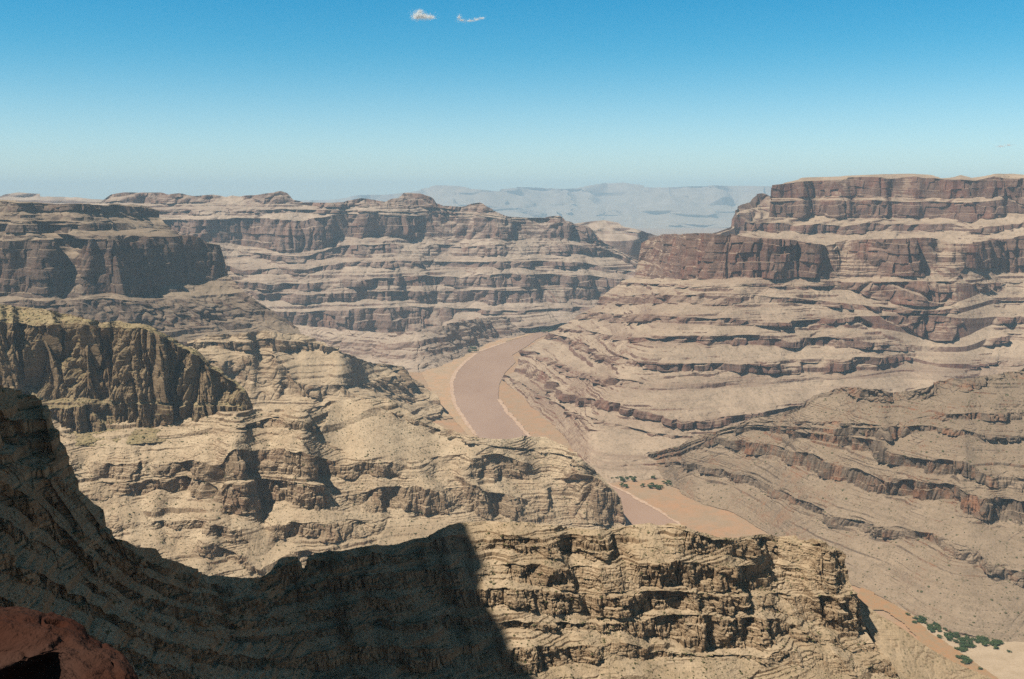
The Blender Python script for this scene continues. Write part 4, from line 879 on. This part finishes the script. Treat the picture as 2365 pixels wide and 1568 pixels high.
def rock(name, pts, faces_mat, sub=5, amp=0.12, freq=1.2, seed=0.0, planes=()):
    """convex hull of the given corner points, subdivided and roughened"""
    import bmesh
    bm = bmesh.new()
    for p in pts: bm.verts.new(p)
    r = bmesh.ops.convex_hull(bm, input=bm.verts)
    bmesh.ops.delete(bm, geom=[g for g in r["geom_interior"] if isinstance(g, bmesh.types.BMVert)], context="VERTS")
    bmesh.ops.bevel(bm, geom=bm.edges[:], offset=0.09, segments=2, affect="EDGES", profile=0.6)
    bmesh.ops.triangulate(bm, faces=bm.faces[:])
    for i in range(sub):
        L = max(e.calc_length() for e in bm.edges)
        es = [e for e in bm.edges if e.calc_length() > 0.035]
        if not es or len(bm.verts) > 90000: break
        bmesh.ops.subdivide_edges(bm, edges=es, cuts=1)
        bmesh.ops.triangulate(bm, faces=[f for f in bm.faces if len(f.verts) > 3])
    bm.normal_update()
    co = np.array([v.co[:] for v in bm.verts]); nn = np.array([v.normal[:] for v in bm.verts])
    d = amp * fbm(co[:, 0] * freq + seed, co[:, 1] * freq, co[:, 2] * freq * 1.6, 6, gain=0.52)
    d -= amp * 0.5 * np.clip(1 - np.abs(perlin(co[:, 0] * 0.9 + seed, co[:, 1] * 0.9, co[:, 2] * 2.5)) * 14, 0, 1)
    co = co + nn * d[:, None]
    for v, c in zip(bm.verts, co): v.co = c
    me = bpy.data.meshes.new(name); bm.to_mesh(me); bm.free()
    me.polygons.foreach_set("use_smooth", np.ones(len(me.polygons), bool))
    me.materials.append(faces_mat)
    o = bpy.data.objects.new(name, me); COL.objects.link(o)
    return o


def px(X, Y, D):
    a, m = ray(X, Y)
    return (float(a * D), D, float(m * D))


# red boulder at the lower left
BR = [[(-320, 1370, 4.9), (-100, 1384, 4.8), (0, 1392, 4.7), (50, 1400, 4.65), (118, 1421, 4.6), (161, 1434, 4.55), (188, 1448, 4.5), (200, 1466, 4.45), (218, 1478, 4.4), (242, 1486, 4.35), (286, 1509, 4.2), (302, 1532, 4.1), (322, 1556, 4.0), (334, 1590, 3.95)],
      [(-320, 1440, 4.3), (0, 1446, 4.2), (60, 1450, 4.18), (120, 1460, 4.15), (180, 1484, 4.08), (240, 1518, 3.98), (290, 1552, 3.9), (330, 1600, 3.85)],
      [(-320, 1540, 3.95), (0, 1544, 3.9), (50, 1524, 3.92), (100, 1508, 3.95), (128, 1500, 3.98), (150, 1506, 3.96), (220, 1545, 3.88), (280, 1590, 3.78), (328, 1640, 3.75)],
      [(-320, 1580, 4.05), (0, 1576, 4.05), (60, 1560, 4.06), (110, 1540, 4.05), (126, 1530, 4.02), (168, 1548, 3.87), (220, 1580, 3.76), (280, 1625, 3.7), (328, 1670, 3.66)],
      [(-320, 1750, 4.2), (0, 1750, 4.2), (100, 1750, 4.05), (124, 1750, 4.0), (190, 1750, 3.62), (220, 1760, 3.56), (280, 1770, 3.52), (328, 1790, 3.5)],
      [(-320, 2050, 4.2), (0, 2050, 4.1), (132, 2050, 3.7), (152, 2050, 3.4), (328, 2080, 3.35)]]
nu_ = 300
rowsb = []
for r in BR:
    r = np.array(r); X = np.linspace(r[0, 0], r[-1, 0], nu_)
    Y = smooth1(np.interp(X, r[:, 0], r[:, 1]), 9); D = smooth1(np.interp(X, r[:, 0], r[:, 2]), 7)
    a, m = ray(X, Y); rowsb.append(np.stack([a * D, D, m * D], -1))
bk = []
for d, dz in ((1.6, -2.6), (1.1, -1.2), (.6, -.4), (.25, -.1)):
    q = rowsb[0].copy(); q[:, 1] += d; q[:, 0] += d * rowsb[0][:, 0] / rowsb[0][:, 1]; q[:, 2] += dz - d * 0.42
    bk.append(q)
ctrl = np.stack(bk + rowsb, 0)
B = []
for i in range(len(ctrl) - 1):
    k = 14 if i < 4 else 50
    f = np.arange(k) / k
    B.append(ctrl[i][None] * (1 - f)[:, None, None] + ctrl[i + 1][None] * f[:, None, None])
B = np.concatenate(B + [ctrl[-1][None]])
B = np.moveaxis(smooth1(np.moveaxis(B, 0, -1), 9), -1, 0)
bn = np.cross(np.gradient(B, axis=0), np.gradient(B, axis=1)); bn /= np.linalg.norm(bn, axis=-1, keepdims=True) + 1e-9
bd = 0.075 * fbm(B[..., 0] * 1.6, B[..., 1] * 1.6, B[..., 2] * 2.2, 8, gain=0.6)
bd -= 0.012 * np.clip(1 - np.abs(perlin(B[..., 0] * 2.3 + 7, B[..., 1] * 2.3, B[..., 2] * 3.0)) * 22, 0, 1)
pit = perlin(B[..., 0] * 9, B[..., 1] * 9, B[..., 2] * 9)
bd -= 0.02 * np.clip(pit * 4 - 1.6, 0, 1)
sgn = np.sign((bn * np.array([0.2, -0.6, 0.8])).sum(-1).mean())
B = B + bn * (bd * sgn)[..., None]
# closed at the far end: last column pulled back and down
e = B[:, -1].copy(); cs = []
for d in (.15, .5, 1.0):
    q = e.copy(); q[:, 1] += d; q[:, 0] += d * e[:, 0] / e[:, 1] * 1.0; q[:, 2] -= d * .6; cs.append(q)
B = np.concatenate([B, np.stack(cs, 1)], 1)
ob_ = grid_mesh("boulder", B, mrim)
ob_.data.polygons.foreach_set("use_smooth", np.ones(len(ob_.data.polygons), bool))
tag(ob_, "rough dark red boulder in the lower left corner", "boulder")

SUN_EL, SUN_BACK = 57.0, 25.0
ce = math.cos(math.radians(SUN_EL))
sv = np.array([-ce * math.cos(math.radians(SUN_BACK)), -ce * math.sin(math.radians(SUN_BACK)), math.sin(math.radians(SUN_EL))])
# plateau under and left of the viewpoint, with the cliffs below it (casts the shade on the left)
ZRIM = 270.0
Fp = F_G.reshape(-1, 3); Fp = Fp[Fp[:, 1] > 150]
fy = CP * Fp[:, 1] - SP * Fp[:, 2]
fX = W0 / 2 + FPX * Fp[:, 0] / fy; fY = H0 / 2 - FPX * (SP * Fp[:, 1] + CP * Fp[:, 2]) / fy
shade = []
for X, Y in [(1220, 1566), (1185, 1510), (1150, 1450), (1120, 1400), (1110, 1330), (1105, 1260), (1078, 1214)]:
    p = Fp[np.argmin((fX - X) ** 2 + (fY - Y) ** 2)]
    shade.append((p + sv * (ZRIM - p[2]) / sv[2])[:2])
SHADE = ("SHADE EDGE", [(round(float(q[0])), round(float(q[1])), round(float(q[0] / q[1]), 2)) for q in shade])
shade = sorted([tuple(q) for q in shade], key=lambda q: q[1])
ex, ey = shade[-1]
edge = np.array([(60, -700), (60, -200), (22, -60), (9, -12), (3.2, -1.0), (1.0, 1.2), (-0.6, 1.6), (-2.4, 2.4), (-5, 3.2), (-16, 6), (-45, 25), (-100, 90), (-180, 220), (min(shade[0][0] + 20, -0.62 * (shade[0][1] - 60)), shade[0][1] - 60)] + shade + [(ex - 30, ey + 14), (ex - 120, ey + 20), (ex - 300, ey - 20), (ex - 700, ey - 60), (-1500, 300), (-1900, 150)], float)
ne = len(edge)
etop = np.interp(np.arange(ne), [0, 3, 5, 8, 9, 10, 11, 12, 13, ne - 1], [-6, -3, -1.72, -1.9, -3, -3, 20, 150, ZRIM, ZRIM])
def densify(p, zt, step):
    out = [p[0]]; z = [zt[0]]
    for i in range(len(p) - 1):
        n = max(1, int(np.linalg.norm(p[i + 1] - p[i]) / step(p[i])))
        for k in range(1, n + 1):
            f = k / n; out.append(p[i] * (1 - f) + p[i + 1] * f); z.append(zt[i] * (1 - f) + zt[i + 1] * f)
    return np.array(out), np.array(z)
ep, ez = densify(edge, etop, lambda q: max(0.25, min(6.0, np.hypot(*q) * 0.04)))
dist = np.hypot(ep[:, 0], ep[:, 1])
tg = np.gradient(ep, axis=0); on = np.stack([tg[:, 1], -tg[:, 0]], -1); on /= np.linalg.norm(on, axis=1)[:, None] + 1e-9
sc = np.clip(dist / 300, 0, 1)
rows_r = []
for dn, dz, wz in ((-1500, 0, 0), (-500, 0, 0), (-120, 0, 0), (-30, 0, 0), (-6, 0, .3), (0, 0, .6), (.02, -6, 1), (.05, -25, 1), (.1, -60, 1), (3, -80, 1), (4, -140, 1), (6, -160, 1), (7, -260, 1), (9, -340, 1), (10, -460, 1), (12, -640, 1), (13, -1000, 1)):
    k = np.clip(dist / 60, 0.02, 1) if dn < 0 and dn > -40 else np.ones_like(dist)
    q = ep + on * (dn * (k if dn < 0 else np.clip(dist / 120, 0.03, 1)))[:, None]
    w = wz * sc * 34 * fbm(ep[:, 0] / 45, ep[:, 1] / 45, np.full(len(ep), dz / 300.0), 4)
    if dn <= -100:
        q = np.stack([ep[:, 0] + dn * 0.8 * (1 if dn > -400 else 1), ep[:, 1] + dn * 0.35], -1)
    q = q + on * w[:, None]
    zz_ = ez + dz + (0.0 if dn >= 0 else sc * 10)
    rows_r.append(np.stack([q[:, 0], q[:, 1], zz_], -1))
tag(grid_mesh("terrain.001", np.stack(rows_r, 0), M_near, {"cliff": np.ones((len(rows_r), len(ep)))}), "rim plateau under the viewpoint and to its left", "rim", kind="structure")
# red ledge underfoot
n_ = 90
gx, gy = np.meshgrid(np.linspace(-3.4, 4.0, n_), np.linspace(-5.0, 1.75, n_), indexing="xy")
gz = -1.7 + 0.10 * fbm(gx * 0.8, gy * 0.8, gx * 0 + 3, 5) - np.clip(gy - 1.35 + 0.3 * perlin(gx, gy * 0, gx * 0 + 2), 0, 1) * 4
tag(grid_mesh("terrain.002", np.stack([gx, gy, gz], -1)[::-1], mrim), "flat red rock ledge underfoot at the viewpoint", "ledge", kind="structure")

# ------------------------------------------------------------------ sun, sky, haze, clouds
ld = bpy.data.lights.new("sun", "SUN"); ld.energy = 5.0; ld.angle = math.radians(0.53); ld.color = (1.0, 0.885, 0.725)
lo = bpy.data.objects.new("sun", ld); COL.objects.link(lo)
from mathutils import Vector
lo.rotation_euler = Vector(-sv).to_track_quat("-Z", "Y").to_euler()
lo.location = (0, 0, 500)

w = bpy.data.worlds.new("World"); scene.world = w; w.use_nodes = True
t = NT(w.node_tree); bg = w.node_tree.nodes["Background"]
sky = t.node("ShaderNodeTexSky"); sky.sky_type = "NISHITA"; sky.sun_disc = False
sky.sun_elevation = math.radians(SUN_EL)
sky.sun_rotation = math.atan2(sv[0], sv[1])
sky.altitude = 1400; sky.air_density = 1.0; sky.dust_density = 0.6; sky.ozone_density = 2.5
hs = t.node("ShaderNodeHueSaturation"); hs.inputs["Hue"].default_value = 0.484; hs.inputs["Saturation"].default_value = 1.6; hs.inputs["Value"].default_value = 1.0
t.link(sky.outputs[0], hs.inputs["Color"])
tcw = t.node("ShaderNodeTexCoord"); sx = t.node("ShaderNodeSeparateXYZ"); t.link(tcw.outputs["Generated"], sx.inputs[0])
# unseen sky above the view darkened and made less blue to weaken shade fill
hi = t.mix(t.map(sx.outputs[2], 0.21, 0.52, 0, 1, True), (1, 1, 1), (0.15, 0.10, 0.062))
up = t.mix(1.0, hs.outputs[0], (0.80, 1.03, 1.0), "MULTIPLY")
low = t.mix(1.0, sky.outputs[0], (1.02, 1.12, 1.16), "MULTIPLY")
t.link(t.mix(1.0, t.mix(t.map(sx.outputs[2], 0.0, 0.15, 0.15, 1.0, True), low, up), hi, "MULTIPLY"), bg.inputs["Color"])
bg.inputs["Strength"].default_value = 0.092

# haze: one closed box of even density round the whole canyon
HB = (-45000, 45000, -6000, 56000, -1060, 800)
hv = np.array([(x, y, z) for x in HB[:2] for y in HB[2:4] for z in HB[4:]], float)
hq = np.array([(0, 1, 3, 2), (4, 6, 7, 5), (0, 4, 5, 1), (2, 3, 7, 6), (0, 2, 6, 4), (1, 5, 7, 3)])
mh = bpy.data.materials.new("haze_air"); mh.use_nodes = True
nt = mh.node_tree
for nd in list(nt.nodes): nt.nodes.remove(nd)
out = nt.nodes.new("ShaderNodeOutputMaterial"); pv = nt.nodes.new("ShaderNodeVolumePrincipled")
pv.inputs["Color"].default_value = (0.49, 0.75, 1.0, 1); pv.inputs["Density"].default_value = 3.2e-5; pv.inputs["Anisotropy"].default_value = 0.0
nt.links.new(pv.outputs[0], out.inputs["Volume"])
try: mh.cycles.homogeneous_volume = True
except Exception: pass
HAZE = True
if HAZE:
    tag(raw_mesh("haze", hv, hq, mh), "thin pale blue haze filling the canyon", "haze", kind="stuff")


mc, t, b = new_mat("cloud_vapour")
b.inputs["Base Color"].default_value = (0.90, 0.95, 0.99, 1)
tr = t.node("ShaderNodeBsdfTranslucent"); tr.inputs["Color"].default_value = (0.90, 0.95, 0.99, 1)
mxs = t.node("ShaderNodeMixShader"); mxs.inputs[0].default_value = 0.55
t.link(b.outputs[0], mxs.inputs[1]); t.link(tr.outputs[0], mxs.inputs[2])
t.link(mxs.outputs[0], [n for n in t.n if n.type == "OUTPUT_MATERIAL"][0].inputs["Surface"])


def cloud(lobes, n, label, D=9000.0, flake=2.2, seed=1):
    """droplets gathered in soft lobes: (photo x, y, half width, half height, share)"""
    r = np.random.RandomState(seed)
    sh = np.array([l[4] for l in lobes], float); sh /= sh.sum()
    k = r.choice(len(lobes), n, p=sh)
    L = np.array(lobes, float)[k]
    q = r.normal(size=(n, 3)); q /= np.linalg.norm(q, axis=1)[:, None]; q *= (np.abs(r.normal(size=n)) * 0.55)[:, None]
    a, m = ray(L[:, 0], L[:, 1])
    u = D / FPX
    C = np.stack([a * D + q[:, 0] * L[:, 2] * u, D + q[:, 1] * L[:, 2] * u, m * D + q[:, 2] * L[:, 3] * u], -1)
    e1 = r.normal(size=(n, 3)); e1 /= np.linalg.norm(e1, axis=1)[:, None]
    e2 = np.cross(e1, r.normal(size=(n, 3))); e2 /= np.linalg.norm(e2, axis=1)[:, None]
    s = (flake * r.uniform(.5, 1.3, n))[:, None]
    V = np.stack([C - e1 * s, C + e2 * s, C + e1 * s, C - e2 * s], 1).reshape(-1, 3)
    tag(raw_mesh("cloud", V, np.arange(4 * n).reshape(n, 4), mc), label, "cloud")


cloud([(966, 35, 16, 10, 3), (978, 38, 18, 8, 3), (993, 40, 15, 5, 1.4), (962, 40, 14, 7, 1.4), (969, 27, 9, 6, 0.8)], 9000, "small puffy white cloud, the brighter one at the top of the sky")
cloud([(1060, 40, 8, 8, 1), (1066, 47, 12, 4, 1), (1085, 48, 14, 3, 1), (1100, 45, 11, 4, 1.2), (1112, 42, 9, 4, 1)], 1700, "thin torn wisp of cloud right of the puffy white one", seed=2)
cloud([(2310, 338, 12, 3, 1), (2328, 335, 14, 4, 1)], 500, "faint scrap of cloud low in the sky above the mesa", seed=3)

# ------------------------------------------------------------------ render settings
scene.view_settings.view_transform = "Standard"
scene.view_settings.look = "None"
scene.view_settings.exposure = 0.4
scene.view_settings.gamma = 1.0
c = scene.cycles
c.max_bounces = 5; c.diffuse_bounces = 3; c.glossy_bounces = 2; c.transmission_bounces = 2; c.volume_bounces = 3; c.transparent_max_bounces = 6
c.use_denoising = False
c.use_adaptive_sampling = False
c.caustics_reflective = False; c.caustics_refractive = False
